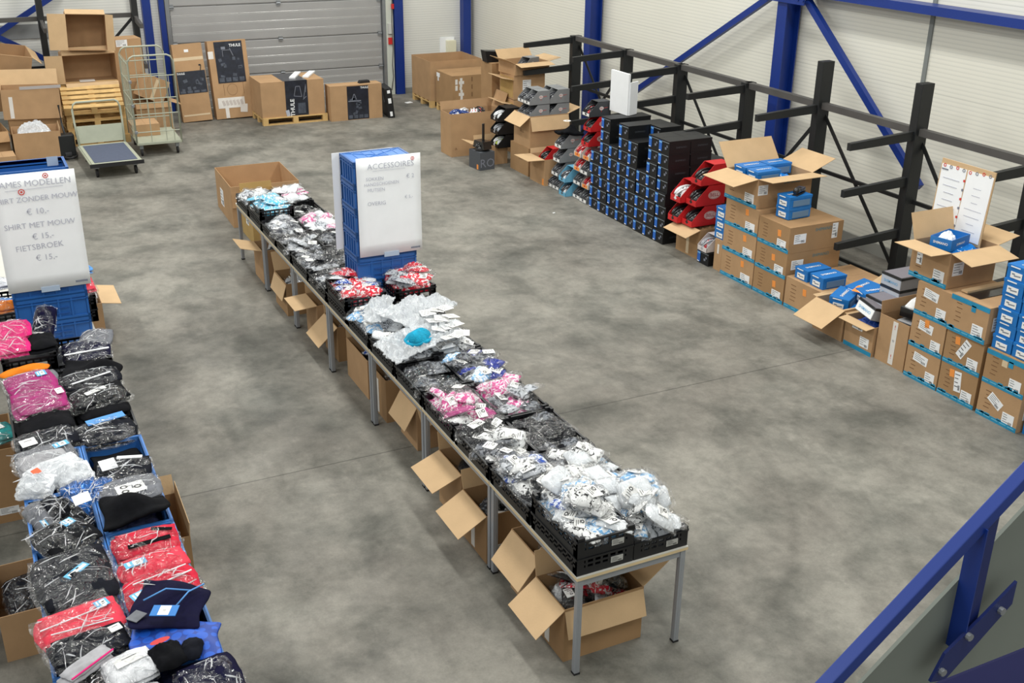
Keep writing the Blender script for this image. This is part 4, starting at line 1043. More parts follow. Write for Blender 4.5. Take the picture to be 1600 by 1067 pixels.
loose_cloth('jersey', 'clothing', 'soft black jersey with lime dots laid across right blue crate', [(0.30, 5.92), (0.68, 5.96), (0.70, 6.16), (0.32, 6.26)], 1.03, CL['black'], 0.10, 5, thick=0.03)
garment('bagged_jersey', 'clothing', 'bagged grey jersey carrying a white card with three round logos', 0.51, 6.36, Z0 + 0.02, 0.35, 0.28, 0.06, 'grey', tg=(0.0, -0.02, 0.17, 0.11, 0.1, 'logos'), rx=0.12)
garment('bagged_jersey', 'clothing', 'crumpled bagged grey and white jersey in front of the black cloth', 0.52, 6.68, Z0 + 0.0, 0.32, 0.28, -0.2, 'charcoal', rx=0.1, stripe=(CL['white'], [(-0.10, 0.03, 0.10, 0.12, 0.3), (0.03, 0.09, 0.16, 0.03, -0.1)]))
loose_cloth('jersey', 'clothing', 'black cloth with white specks inside the farthest right blue crate', [(0.34, 6.86), (0.66, 6.86), (0.67, 7.10), (0.35, 7.11)], 0.90, CL['black'], 0.06, 15, thick=0.02)
for i, (x, y, rz, ry, mt, lb) in enumerate([(0.20, 6.46, 0.15, -0.5, 'shinyblue', 'leftmost shiny blue bag standing among the dark bags'), (0.27, 6.48, -0.05, -0.25, 'shinyblue', 'middle shiny blue bag standing among the dark bags'), (0.34, 6.44, -0.25, -0.1, 'shinyblue', 'rightmost shiny blue bag leaning against the grey jersey'),
                                         (0.16, 6.28, 0.5, -0.5, 'black', 'black bagged gloves leaning in front of shiny blue bags'), (0.07, 6.34, 0.35, -0.45, 'charcoal', 'dark upright bag at left of shiny blue bags'), (-0.02, 6.30, 0.3, -0.4, 'grey', 'grey upright bag with blue tag by left crate rim')]):
    garment('bagged_gloves', 'gloves', lb, x, y, Z0 - 0.02, 0.13, 0.30, rz, mt, rx=0.5, ry=ry * 0.6, t=0.04, folds=1, tg=(0, -0.06, 0.04, 0.12, 0, 'blue') if i == 5 else None)
tg_ = Face((0, 0, 0), 'zp').rect(0, 0, 0.10, 0.07, 0, 0.002); o = tg_.build('paper_card', CARDW, None); o.location = (0.22, 6.25, 1.12); o.rotation_euler = (0.5, -0.1, 0.15); tag(o, 'blank white card stuck on the black gloves by the shiny blue bags', 'card')
for i, (x, y, w, l, rz, mt, lb) in enumerate([(0.12, 6.80, 0.34, 0.22, 0.5, 'white', 'bright white bagged shirt bulging behind the shiny blue bags'), (-0.02, 6.66, 0.20, 0.18, -0.3, 'white', 'small white bag with an orange sticker by left crate rim'), (0.22, 6.70, 0.20, 0.20, 0.2, 'white', 'white plastic bundle left of the grey jersey'), (0.04, 6.95, 0.30, 0.18, 0.1, 'lightgrey', 'pale grey bag with red print behind the white bags')]):
    garment('bagged_shirt', 'clothing', lb, x, y, Z0 + 0.03, w, l, rz, mt, film='milky' if i < 3 else 'clear', rx=0.25, t=0.05)
o = Face((0, 0, 0), 'zp').rect(0, 0, 0.05, 0.045, 0, 0.002, 0.3).build('round_sticker', M('bright_orange_sticker', (244, 96, 56), 0.5), None); o.location = (0.0, 6.72, 1.115); o.rotation_euler = (0.3, 0, 0.2); tag(o, 'small bright orange sticker on the white bag by the crate rim', 'sticker')
for i, (x, y, rz, mt, lb) in enumerate([(0.07, 7.08, 0.25, 'grey', 'bagged grey shirt with pale blue tag, front of two'), (0.10, 7.28, 0.15, 'charcoal', 'bagged dark grey shirt with white plastic edge, rear of two')]):
    garment('bagged_shirt', 'clothing', lb, x, y, Z0 + 0.02 * i, 0.38, 0.24, rz, mt, rx=0.18, tg=(0.12, 0.04, 0.10, 0.05, 0.1, 'blue') if i == 0 else (-0.12, -0.02, 0.10, 0.08, 0.1, 'plain'))
# ---- black trays and stacks between the blue crates and the crate tower
for i, (x, y, nz, lb) in enumerate([(0.10, 7.62, 2, 'black tray stack under the magenta shirts'), (0.50, 7.62, 2, 'black tray under the blue-sleeved bag'), (0.10, 8.24, 2, 'black tray stack behind the magenta shirts'), (0.50, 8.24, 2, 'black tray under the dark trousers'),
                               (0.10, 8.90, 3, 'tall black tray stack with grey sticker under the pink bag'), (0.50, 8.90, 2, 'black tray in front of the crate tower')]):
    for q in range(nz):
        tray('%s, %s' % (lb, ('lowest tray', 'upper tray' if nz == 2 else 'second tray', 'top tray')[q]), x, y, 0.741 + 0.122 * q, sticker=(i == 4 and q == 2))
garment('folded_trousers', 'clothing', 'folded black trousers under the magenta shirts', 0.10, 7.56, 0.99, 0.37, 0.42, 0.02, 'black', film=None, t=0.09, folds=3)
garment('bagged_shirt', 'clothing', 'bagged magenta shirt with blue label, upper one of two', 0.07, 8.02, 1.12, 0.34, 0.30, 0.14, 'magenta', tg=(0.09, 0.06, 0.07, 0.06, 0.1, 'blue'), rx=0.22, t=0.05)
garment('bagged_shirt', 'clothing', 'bagged magenta shirt with white label, lower one of two', 0.10, 7.76, 1.09, 0.37, 0.30, 0.12, 'magenta', tg=(0.15, 0.03, 0.05, 0.07, 0.1, 'plain'), rx=0.16, t=0.05)
garment('bagged_tights', 'clothing', 'bagged dark tights behind the magenta shirts in left tray', 0.08, 8.22, 1.06, 0.36, 0.24, 0.05, 'grey', rx=0.1)
garment('folded_shirt', 'clothing', 'folded orange shirt edge behind the magenta shirts', 0.05, 8.42, 1.08, 0.36, 0.10, 0.18, 'orange', film=None, t=0.03, folds=1)
garment('bagged_trousers', 'clothing', 'bagged black trousers with white barcode band, upper on right', 0.48, 8.05, 1.07, 0.42, 0.26, 0.12, 'charcoal', rx=0.14, stripe=(CL['white'], [(0.0, -0.04, 0.3, 0.014, 0.2)]))
garment('bagged_trousers', 'clothing', 'bagged black trousers with clear folded edge, lower on right', 0.49, 7.78, 1.05, 0.42, 0.28, 0.24, 'black', rx=0.12, tg=(0.0, 0.02, 0.16, 0.04, 0.2, 'plain'))
garment('folded_trousers', 'clothing', 'folded black trousers without bag under the bagged trousers', 0.50, 7.72, 0.97, 0.36, 0.40, 0.1, 'black', film=None, t=0.07)
garment('bagged_jacket', 'clothing', 'bagged dark jacket with a broad light blue panel', 0.48, 7.30, 0.99, 0.38, 0.34, 0.10, 'charcoal', rx=0.10, stripe=(CL['midblue'], [(0.03, 0.11, 0.26, 0.07, 0.1)]))
loose_cloth('trousers', 'clothing', 'loose black trousers with pointed corner reaching past the table edge', [(0.28, 8.20), (0.70, 8.16), (0.76, 8.36), (0.36, 8.66)], 1.02, CL['black'], 0.08, 21, thick=0.02)
garment('bagged_trousers', 'clothing', 'bagged navy trousers with white band below the crate tower', 0.52, 8.78, 1.00, 0.36, 0.36, 0.05, 'navy', rx=0.08, stripe=(CL['white'], [(0.0, -0.08, 0.34, 0.02, 0.0)]))
garment('bagged_jacket', 'clothing', 'bagged grey jacket with frayed plastic right of navy trousers', 0.62, 8.98, 1.01, 0.26, 0.34, -0.25, 'grey', rx=0.05)
garment('bagged_shirt', 'clothing', 'bagged pink shirt, upper one at the left edge', 0.0, 8.98, 1.18, 0.30, 0.28, 0.1, 'pink', rx=0.2, t=0.06)
garment('bagged_shirt', 'clothing', 'bagged pink shirt, lower one at the left edge', -0.02, 8.76, 1.13, 0.28, 0.24, 0.06, 'pink', rx=0.15, t=0.06)
garment('bagged_shorts', 'clothing', 'dark navy bag rising to a point before the crate tower', 0.26, 9.08, 1.18, 0.18, 0.30, -0.5, 'navy', rx=0.9, t=0.04, tg=(-0.02, -0.10, 0.10, 0.05, 0, 'blank'))
garment('folded_trousers', 'clothing', 'folded black cloth beside the pink shirts in the tall tray', 0.20, 8.80, 1.12, 0.22, 0.34, 0.1, 'black', film=None, t=0.06)
for k in range(7):
    o = link('plastic_crate', CR6, None, (0.365, 9.88, 0.745 + 0.2235 * k)); o.scale = (1, 1, 0.955)
    tag(o, 'blue plastic crate, %s from the bottom of the far left sign tower' % ORD[k] if k < 6 else 'open blue plastic crate topping the far left sign tower', 'crate')
    if k < 6: handle_panel(0.60, 0.40, 0.233, o)
tp = thing('clear_tape', 'piece of clear tape stuck inside the back rim of the left crate tower', 'tape', (0.57, 10.055, 2.24)); MB().bx(-0.045, 0.045, 0, 0.002, 0, 0.08).build('tape_strip', MATS['clear_tape_on_paper'], tp)
handsheet('price_sheet', 'white price sheet reading DAMES MODELLEN taped to the left crate tower', 0.66, 1.02, (0.375, 9.672, 1.275), 0.0, 0.0,
          [('DAMES MODELLEN', -0.01, 0.93, 0.071, 0), ('____________', 0.0, 0.915, 0.075, 0), ('SHIRT ZONDER MOUW', 0.0, 0.80, 0.062, 0), ('€ 10,-', 0.0, 0.69, 0.072, 0), ('SHIRT MET MOUW', 0.0, 0.575, 0.066, 0),
           ('€ 15,-', 0.01, 0.475, 0.07, 0), ('FIETSBROEK', -0.03, 0.385, 0.07, 0), ('€ 15,-', 0.01, 0.285, 0.07, 0)],
          pins=((-0.10, 0.865, 0.026, 'r'), (0.10, 0.985, 0.022, 'r')))
# right of and behind the tower
for q in range(2): tray('black tray at right of the left crate tower, %s' % ('lower', 'upper with grey sticker')[q], 0.56, 10.42, 0.741 + 0.122 * q, sticker=True)
for i, (mt, lb) in enumerate([('coral', 'folded coral clothing right of the left crate tower'), ('white', 'folded white shirt layered on the coral clothing'), ('coral', 'second folded coral shirt topping the pile by the left tower')]):
    garment('folded_shirt', 'clothing', lb, 0.60, 10.40, 0.90 + 0.055 * i, 0.34, 0.50, 0.05 * i, mt, film='clear', t=0.05, rx=0.02)
o = pillow(0.08, 0.12, 0.07, 8, 8, 801, 0.004).build('rolled_socks', REDPL, None, (0.70, 10.3, 1.08), smooth=True); tag(o, 'bright red rolled ball of cloth right of the left crate tower', 'clothing')
garment('bagged_shirt', 'clothing', 'bagged pale blue shirt behind the red rolled ball', 0.66, 10.62, 1.08, 0.24, 0.30, 0.2, 'midblue')
garment('folded_shirt', 'clothing', 'folded orange shirt behind the pale blue bagged shirt', 0.62, 10.95, 0.99, 0.24, 0.24, 0.2, 'orange', film=None)
for q in range(2): tray('black tray with clothes behind the left crate tower, %s' % ('lower', 'upper')[q], 0.50, 11.05, 0.741 + 0.122 * q)
for q in range(2): tray('black tray at the left of the left crate tower, %s' % ('lower', 'upper')[q], -0.04, 10.3, 0.741 + 0.122 * q)
for i, (mt, y, lb) in enumerate([('midblue', 10.15, 'bagged light blue shirt left of the crate tower'), ('orange', 9.98, 'folded orange cloth left of the crate tower'), ('white', 10.5, 'bagged white shirt at the far left edge behind the tower')]):
    garment('bagged_shirt', 'clothing', lb, -0.08, y, 1.0 + 0.04 * i, 0.30, 0.26, 0.1, mt)
# ---- cartons at the foot of the left table
carton('open cardboard box with a dark bagged item left of the near left table', (-0.16, 6.68, 0), (0.42, 0.60, 0.34), 0.03, CARD, {'xm': (-35, 0.22)}, topmat=CARD2)
garment('bagged_jacket', 'clothing', 'bagged charcoal jacket inside the box left of the left table', -0.18, 6.74, 0.22, 0.28, 0.42, 0.1, 'charcoal')
carton('tall cardboard box filled with teal bagged clothes at the left picture edge', (-0.33, 8.42, 0), (0.42, 0.62, 0.62), 0.0, CARD3, {'xm': (-60, 0.2)}, None, [('ym', 0.1, 0.10, 0.14, 0.06)])
garment('bagged_shirt', 'clothing', 'bagged teal and white shirt in the tall box at far left', -0.26, 8.35, 0.62, 0.30, 0.32, 0.2, M('cloth_teal', (24, 128, 128), 0.8, var=0.4, vscale=12), tg=(0, 0.02, 0.2, 0.08, 0.2, 'plain'))
carton('cardboard box with a blank flap pressed against the near left table right side', (0.70, 6.98, 0), (0.36, 0.62, 0.42), -0.02, CARD3, {'yp': (60, 0.14), 'xp': (86, 0.10)}, topmat=CARD2)
carton('open cardboard box with raised flap right of the left crate tower', (0.66, 11.75, 0), (0.50, 0.60, 0.42), 0.0, CARD, {'xp': (-10, 0.20)}, topmat=CARD2)
# ================================================================== GOODS ALONG THE RIGHT WALL
# --- black shoe boxes
def black_box():
    t = thing('shoe_box', 'x', 'box')
    MB().bx(-0.165, 0.165, -0.121, 0.121, 0, 0.168).build('box_body', BLACKBOX, t)
    MB().bx(-0.168, 0.168, -0.1235, 0.1235, 0.150, 0.1735).bx(-0.1695, -0.168, -0.12, 0.12, 0.147, 0.152, 1).build('lid', [BLACKBOX, M('pale_lid_edge', (150, 158, 166), 0.5)], t)
    f = Face((-0.168, 0, 0), 'xm'); f.rect(-0.080, 0.085, 0.062, 0.135, 0, 0.003); f.rect(-0.080, 0.134, 0.062, 0.020, 1, 0.004); f.rect(-0.088, 0.022, 0.040, 0.012, 2, 0.004)
    f.rect(0.045, 0.07, 0.035, 0.03, 3, 0.002, 0.3); f.rect(0.075, 0.10, 0.02, 0.03, 3, 0.002, 0.6)
    f.build('end_label', [BLUELAB, BLUELAB2, WHITE, GREYPRINT], t)
    f = Face((0, -0.1235, 0), 'ym'); f.text('SHIMANO', 0.02, 0.085, 0.036, 0, 0, 0.003); f.build('side_lettering', M('dark_grey_lettering', (74, 78, 84), 0.5), t)
    return t
bb = black_box(); used_bb = False
cols_f = [5, 8, 6, 8, 7, 5, 8, 8]; cols_b = [4, 8, 5, 8, 8, 6, 8, 8]; cols_c = [0, 0, 0, 0, 4, 5, 6, 6]
for layer, (cols, xx) in enumerate(((cols_f, 8.225), (cols_b, 8.57), (cols_c, 8.91))):
    for c, n in enumerate(cols):
        for k in range(n):
            y = 13.575 - 0.2495 * c; j = rnd.uniform(-0.012, 0.012)
            front = layer == 0
            if front: lab = 'black shoe box, %s from the floor in the %s column from the back' % (ORD[k], ORD[c])
            else: lab = 'black shoe box, %s from the floor, %s behind the %s column from the back' % (ORD[k], ('', 'one', 'two')[layer], ORD[c])
            loc = (xx + j + 0.004 * (k % 3), y + rnd.uniform(-0.001, 0.001), 0.1745 * k)
            if not used_bb: bb.location = loc; tag(bb, lab, None, 'black shoe boxes stacked along the right'); used_bb = True
            else: place(bb, loc, (0, 0, 0), lab, 'black shoe boxes stacked along the right')
# loose lid boxes leaning in the wall's gaps (white foam sheet standing on top)
t = thing('foam_sheet', 'white foam sheet with torn corner standing on the black shoe boxes', 'sheet', (8.40, 13.50, 1.40), 0.0)
MB().prism([(-0.02, 0.25), (0.0, -0.2), (0.03, -0.2), (0.02, 0.25)], 0, 0.58).build('front_sheet', WHITE, t)
MB().prism([(0.03, -0.21), (0.20, -0.14), (0.20, -0.12), (0.03, -0.19)], 0.0, 0.46).build('folded_side', WHITE, t)
MB().prism([(0.04, -0.19), (0.22, -0.10), (0.22, -0.09), (0.04, -0.18)], 0.0, 0.40).build('cardboard_backing', CARD, t)
# --- helmet boxes
def helmet_mesh(parent, loc, sc=1.0, m=(None, None), rz=0.0):
    mb = MB(); n = 18; prof = [(0.0, 1.0), (0.35, 0.95), (0.65, 0.78), (0.88, 0.48), (1.0, 0.12), (0.96, 0.0)]
    vs = [(0, 0, 0.13)]; 
    for r_, z in prof[1:]:
        for k in range(n):
            a = 2 * PI * k / n; vs.append((0.135 * r_ * math.cos(a), 0.095 * r_ * math.sin(a), 0.13 * z - 0.012 * (math.cos(a) > 0.5)))
    fs = []; ms = []
    for k in range(n): fs.append((0, 1 + k, 1 + (k + 1) % n)); ms.append(1 if k % 3 == 0 else 0)
    for i in range(len(prof) - 2):
        for k in range(n):
            fs.append((1 + i * n + k, 1 + (i + 1) * n + k, 1 + (i + 1) * n + (k + 1) % n, 1 + i * n + (k + 1) % n)); ms.append(1 if (k % 3 == 1 and i < 3) or i == 4 else 0)
    mb.v = vs; mb.f = [list(q) for q in fs]; mb.m = ms
    # raised ridges between the vents
    for q in (-0.05, 0.0, 0.05):
        pts = []
        for s in range(9):
            a = PI * (0.12 + 0.76 * s / 8); x = 0.135 * math.cos(a); pts.append((x, q * math.sin(a), 0.008 + 0.13 * math.sqrt(max(0, 1 - (x / 0.14) ** 2 - (q / 0.10) ** 2 * math.sin(a) ** 2))))
        mb.tube(pts, 0.011, 6, 0)
    return mb.build('helmet', list(m), parent, loc, (0, 0, rz), smooth=True)
HW = M('helmet_white', (226, 228, 230), 0.3, coat=0.5); HB = M('helmet_black', (24, 25, 28), 0.3, coat=0.5); HR = M('helmet_red', (188, 30, 40), 0.3, coat=0.5); HS = M('helmet_silver', (172, 176, 182), 0.3, coat=0.4); HBL = M('helmet_blue', (40, 70, 140), 0.3, coat=0.5)
OVAL = {'grey': (M('oval_pale', (206, 200, 198), 0.5), M('oval_red', (186, 70, 66), 0.5)), 'red': (M('oval_cream', (228, 200, 196), 0.5), M('oval_text', (166, 40, 50), 0.5))}
def helmet_box(mat, kind, hel, logo=True, w=0.36, d=0.21, h=0.215):
    t = thing('helmet_box', 'x', 'helmet box'); x = w / 2; y = d / 2
    mb = MB(); tt = 0.004
    mb.bx(-x, x, -y, y, 0, tt).bx(x - tt, x, -y, y, tt, h)
    prof = [(-x, 0.0), (x, 0.0), (x, h), (-x + 0.15, h), (-x + 0.02, 0.085), (-x, 0.06)]
    for s in (-1, 1):
        a, b = sorted((s * y, s * (y - tt))); mb.prism(prof, a, b, 0, 'y')
    mb.bx(-x + 0.15, x, -y, y, h - tt, h).bx(-x, -x + tt, -y, y, tt, 0.06)
    mb.build('box_shell', mat, t)
    m_lip = MB().bx(-x - 0.002, -x, -y + 0.01, y - 0.01, 0.012, 0.052); m_lip.build('lip_label', CARDW if kind == 'grey' else mat, t)
    hm = helmet_mesh(t, (-x + 0.125, 0, 0.02), 1.0, hel)
    if logo:
        f = Face((0.03, -y, 0), 'ym'); a, b = OVAL[kind if kind == 'red' else 'grey']
        sz = 0.075 if kind == 'red' else 0.036
        if kind == 'red':
            f.disc(0.01, 0.11, sz, 0, 0, 0.0025, 24, 0.6); f.disc(0.01, 0.11, sz * 0.88, sz * 0.82, 1, 0.003, 24, 0.6); f.text('BELL', 0.01, 0.11, 0.052, 1, 0, 0.0035, 0.01)
        else:
            f.disc(-0.01, 0.12, sz, 0, 0, 0.0025, 20, 0.75); f.text('BELL', -0.01, 0.12, 0.026, 1, 0, 0.0035, 0.005); f.rect(0.06, 0.125, 0.07, 0.006, 1, 0.002, 0.12); f.rect(-0.01, 0.08, 0.006, 0.025, 1, 0.002)
        f.build('oval_logo', [a, b], t)
    if kind == 'orange':
        f = Face((-x, 0, 0), 'xm'); f.rect(0, 0.032, 0.15, 0.05, 0, 0.004); f.build('orange_lip', ORANGE, t)
    return t
HDK = M('helmet_graphite', (70, 72, 78), 0.3, coat=0.5)
hb_grey = helmet_box(GREYBOX, 'grey', (HDK, HB)); hb_red = helmet_box(REDBOX, 'red', (HW, HB)); hb_sky = helmet_box(SKYBOX, 'sky', (HDK, HW), False)
hb_red2 = helmet_box(REDBOX, 'red', (HB, HB)); hb_dark = helmet_box(M('charcoal_helmet_carton', (58, 60, 64), 0.5), 'grey', (HB, HR))
hb_org = helmet_box(M('white_orange_carton', (212, 204, 196), 0.5, var=0.08, vscale=14), 'orange', (HR, HW), False)
_first = {}
def put(src, label, loc, rz=0.0, rot=None, group=None):
    if id(src) not in _first and src.name not in _first:
        _first[src.name] = 1; src.location = loc; src.rotation_euler = rot or (0, 0, rz); tag(src, label, None, group); return src
    return place(src, loc, rot or (0, 0, rz), label, group)
# stack of cartons topped by the tall open box with grey helmet boxes
carton('lower cardboard box of the pair carrying the tall open helmet box', (8.30, 15.90, 0), (0.60, 0.66, 0.46), 0.0, CARD3, None, texts=[('xm', 0.05, 0.25, 'BELL', 0.07, INKB)])
tb = carton('tall open cardboard box with hanging flaps below the grey helmet boxes', (8.36, 15.84, 0.462), (0.70, 0.58, 0.52), 0.0, CARD, {'xm': (-38, 0.24), 'ym': (-72, 0.24), 'xp': (20, 0.24)}, topmat=CARD2, texts=[('xm', 0.0, 0.24, 'BELL', 0.07, INKB)])
for (x, y, z, lb) in [(8.20, 15.70, 0.93, 'near left, lower'), (8.20, 15.92, 0.93, 'far left, lower'), (8.56, 15.70, 0.93, 'near right, lower'), (8.56, 15.92, 0.93, 'far right, lower'), (8.20, 15.70, 1.15, 'near left, upper'), (8.20, 15.92, 1.15, 'far left, upper'), (8.56, 15.70, 1.15, 'near right, upper'), (8.56, 15.92, 1.15, 'far right, upper')]:
    put(hb_grey, 'grey helmet box in the tall open carton, %s' % lb, (x, y, z), 0.0)
# sideways-open cartons behind
for i, z in enumerate((0.52, 0.94)):
    t = carton('cardboard box with one flap out behind the grey helmet boxes, %s' % ('lower', 'upper')[i], (8.77, 17.36, z), (0.60, 0.56, 0.41), 0.0, CARD, None, None, [('ym', -0.05, 0.24, 0.16, 0.17)])
    flap(t, 0.62, 0.60, 0.34, 'xm', R(12), 0.22, CARD2)
    MB().bx(-0.304, -0.301, -0.25, 0.25, 0.03, 0.36).build('open_end', CARDY, t)
carton('cardboard box on the floor under the flapped boxes behind', (8.77, 17.36, 0), (0.60, 0.56, 0.515), 0.0, CARD3)
carton('open cardboard box with raised flaps topping the boxes behind', (8.80, 17.36, 1.352), (0.70, 0.55, 0.20), 0.1, CARD, {'xm': (25, 0.2), 'xp': (10, 0.25), 'ym': (-10, 0.2), 'yp': (50, 0.2)}, topmat=CARD2)
put(hb_grey, 'single grey helmet box in the topmost carton near the rack arm', (8.86, 17.34, 1.39), 0.3)
t = thing('plastic_bin', 'black open bin standing on the topmost far boxes', 'bin', (8.60, 17.98, 1.46)); 
MB().prism([(-0.26, 0.0), (0.26, 0.0), (0.28, 0.15), (-0.3, 0.2)], -0.10, 0.10, 0, 'y').build('bin_body', BLACKP, t)
carton('tall cardboard box under the black bin at the far end', (8.62, 17.98, 0), (0.50, 0.46, 1.46), 0.0, CARD3)
# open box of helmets and surroundings
carton('open cardboard box full of blue and red helmets', (7.86, 17.50, 0), (0.98, 0.46, 0.74), 0.0, CARD, {'yp': (75, 0.14), 'xp': (70, 0.3)}, texts=[('ym', -0.4, 0.12, '^', 0.1, INKB)])
fill('dark helmets packed below the top ones in the open helmet box', 7.40, 8.30, 17.30, 17.70, 0.01, 0.66, FABS['navy'], 770, name='packed_helmets')
for k, (x, y, mm, lb) in enumerate([(7.55, 17.45, (HBL, HW), 'blue and white helmet, leftmost in the open box'), (7.72, 17.52, (HW, HB), 'white and black helmet, second in the open box'), (7.88, 17.44, (HW, HR), 'white and red helmet in the middle of the open box'), (8.02, 17.52, (HB, HR), 'black and red helmet, rightmost in the open box'), (7.66, 17.40, (HBL, HB), 'dark blue helmet at the front of the open box')]):
    t = thing('bicycle_helmet', lb, 'helmet', (x, y, 0.64 - 0.02 * (k == 4)), 0.6 * k); helmet_mesh(t, (0, 0, 0), 1.0, mm)
t = carton('dark grey carton printed RO with black helmet on top', (7.56, 16.42, 0), (0.28, 0.36, 0.30), 0.10, M('dark_grey_carton', (74, 78, 84), 0.6), None, texts=[('ym', 0.0, 0.11, 'RO', 0.20, GREYPRINT)], stickers=[('xm', 0.1, 0.05, 0.05, 0.08, 0, ORANGE)])
t = thing('bicycle_helmet', 'black helmet with an upright black strap on the dark carton', 'helmet', (7.56, 16.40, 0.302), 0.2)
helmet_mesh(t, (0, 0, 0), 1.0, (HB, HB)); MB().prism([(-0.16, 0), (0.16, 0), (0.12, 0.12), (-0.12, 0.12)], -0.08, 0.08, 0, 'x').build('neck_pad', HB, t, (0, 0, 0.04))
MB().bx(-0.02, 0.02, -0.012, 0.012, 0.12, 0.44).build('strap', HB, t, (0.02, 0, 0), bevel=0.004)
carton('open cardboard box with two raised flaps behind the dark carton', (7.86, 16.72, 0), (0.44, 0.42, 0.33), 0.0, CARD, {'xm': (15, 0.24), 'xp': (5, 0.24), 'yp': (80, 0.1)}, topmat=CARD2)
for i, (z, mm, lb) in enumerate([(0.30, (HW, M('helmet_lime', (196, 214, 70), 0.4)), 'white and lime helmet box, lowest of the far black stack'), (0.52, (HS, HB), 'black helmet box with silver helmet in the far black stack'), (0.74, (HW, HB), 'black helmet box topping the far black stack')]):
    t = helmet_box(BLACKBOX, 'sky', mm, False, 0.40, 0.30, 0.215); t.location = (8.05, 16.55 + 0.0 * i, z - 0.0); t['label'] = lb
# red helmet box in an open carton
carton('low open cardboard box holding the far red helmet box', (8.22, 15.20, 0), (0.50, 0.50, 0.42), 0.0, CARD, {'xm': (2, 0.30), 'yp': (80, 0.08)}, topmat=CARD2, stickers=[('xm', 0.2, 0.06, 0.05, 0.1, 0, ORANGE)], texts=[('ym', 0.0, 0.2, 'BELL', 0.07, INKB)])
put(hb_red2, 'red helmet box alone in the low carton beside the tall one', (8.20, 15.16, 0.34), 0.0)
fill('crumpled brown packing paper supporting the far red helmet box', 8.00, 8.44, 14.98, 15.42, 0.01, 0.33, CARD3, 771, name='packing_paper')
# grey helmet boxes in three tiers, two blue ones, black jersey above
for (x, y, z, lb) in [(8.22, 14.93, 0.0, 'lowest, farthest'), (8.22, 14.71, 0.0, 'lowest, middle'), (8.22, 14.75, 0.217, 'second tier, far'), (8.24, 14.74, 0.434, 'third tier'), (8.26, 14.74, 0.651, 'top tier')]:
    put(hb_grey, 'grey helmet box in the stack beside the blue helmet boxes, %s' % lb, (x, y, z), 0.0)
put(hb_sky, 'light blue helmet box on the floor, lower of two', (8.16, 14.38, 0.0)); put(hb_sky, 'light blue helmet box, upper of two', (8.16, 14.40, 0.217))

jb = loose_cloth('jersey', 'clothing', 'black cloth bag with white emblem thrown over the grey helmet boxes', [(8.12, 14.92), (8.12, 14.60), (8.46, 14.56), (8.46, 14.96)], 0.87, CL['black'], 0.10, 61, thick=0.05)
Face((-0.02, 0.05, 0.17), 'zp').disc(0, 0, 0.06, 0.02, 0, 0.003, 14).build('white_emblem', CARDW, jb)
# coloured column between grey stack and black wall
for i, (src, z, lb) in enumerate([(hb_grey, 0.0, 'grey box with white helmet at the bottom of the coloured column'), (hb_org, 0.217, 'white and orange helmet box, second in the coloured column'), (hb_grey, 0.434, 'grey helmet box, third in the coloured column'), (hb_org, 0.651, 'orange-lipped helmet box, fourth in the coloured column'),
                               (hb_red2, 0.868, 'red helmet box, fifth in the coloured column'), (hb_red2, 1.085, 'red helmet box high in the coloured column'), (hb_dark, 1.302, 'charcoal helmet box topping the coloured column')]):
    put(src, lb, (8.25 + 0.03 * (i % 2), 13.90, z))
for i, (src, z, lb) in enumerate([(hb_grey, 0.0, 'grey helmet box on the floor just behind the coloured column'), (hb_grey, 0.217, 'silver helmet box behind the coloured column, second tier'), (hb_org, 0.434, 'orange sticker helmet box behind the coloured column'), (hb_org, 0.651, 'pale helmet box with green lid behind the coloured column')]):
    put(src, lb, (8.27, 14.14, z))
for k, (y, z, mm, lb) in enumerate([(13.9, 0.02, (HW, HR), 'w'),]): pass
# --- red BELL boxes in front of the rack
carton('low open cardboard box under the red helmet boxes', (8.38, 11.24, 0), (0.50, 0.52, 0.40), 0.0, CARD3, {'xm': (-18, 0.24)}, topmat=CARD2, tapes=[('xm', 0.0, 0.2, 0.06, 0.36, TAPEC)])
carton('cardboard box hidden below the rear red helmet boxes', (8.86, 11.1, 0), (0.40, 0.4, 0.405), 0.0, CARD3)
fill('crumpled brown paper filling the box under the red helmet boxes', 8.16, 8.60, 11.01, 11.47, 0.01, 0.39, CARD3, 772, name='packing_paper')
for (x, y, z, lb, s) in [(8.24, 11.45, 0.41, 'bottom tier, far column', hb_red2), (8.30, 11.215, 0.41, 'bottom tier, near column', hb_red2), (8.26, 11.45, 0.675, 'middle tier, far column, white striped helmet', hb_red), (8.34, 11.215, 0.675, 'middle tier, near column', hb_red2), (8.40, 11.22, 0.94, 'top tier, front', hb_red2), (8.86, 11.10, 0.675, 'middle tier, rear', hb_red), (8.86, 11.10, 0.94, 'top tier, rear', hb_red), (8.82, 11.10, 0.41, 'bottom tier, rear', hb_red)]:
    q = put(s, 'red helmet box in front of the rack, %s' % lb, (x, y, z)); q.scale = (1.25, 1.06, 1.22)
t = helmet_box(M('white_red_carton', (222, 214, 212), 0.5, var=0.08, vscale=16), 'sky', (HS, HR), False, 0.34, 0.20, 0.20); t.location = (8.24, 10.84, 0.177); t['label'] = 'white and red helmet box on a single black shoe box'
t = place(bb, (8.26, 10.84, 0.0), (0, 0, 0), 'single black shoe box on the floor left of the tall narrow carton')
carton('narrow cardboard box with taped seam left of the stacked blue-taped cartons', (8.34, 10.56 - 0.02, 0), (0.46, 0.20, 0.50), 0.0, CARD, None, None, [('xm', 0.0, 0.28, 0.035, 0.24, 0, TAPEW)]) if False else carton('cardboard box with taped seam left of the stacked blue-taped cartons', (8.36, 10.57, 0), (0.48, 0.15, 0.40), 0.0, CARD, None, None, [('xm', 0.0, 0.28, 0.035, 0.12, 0, TAPEW)])

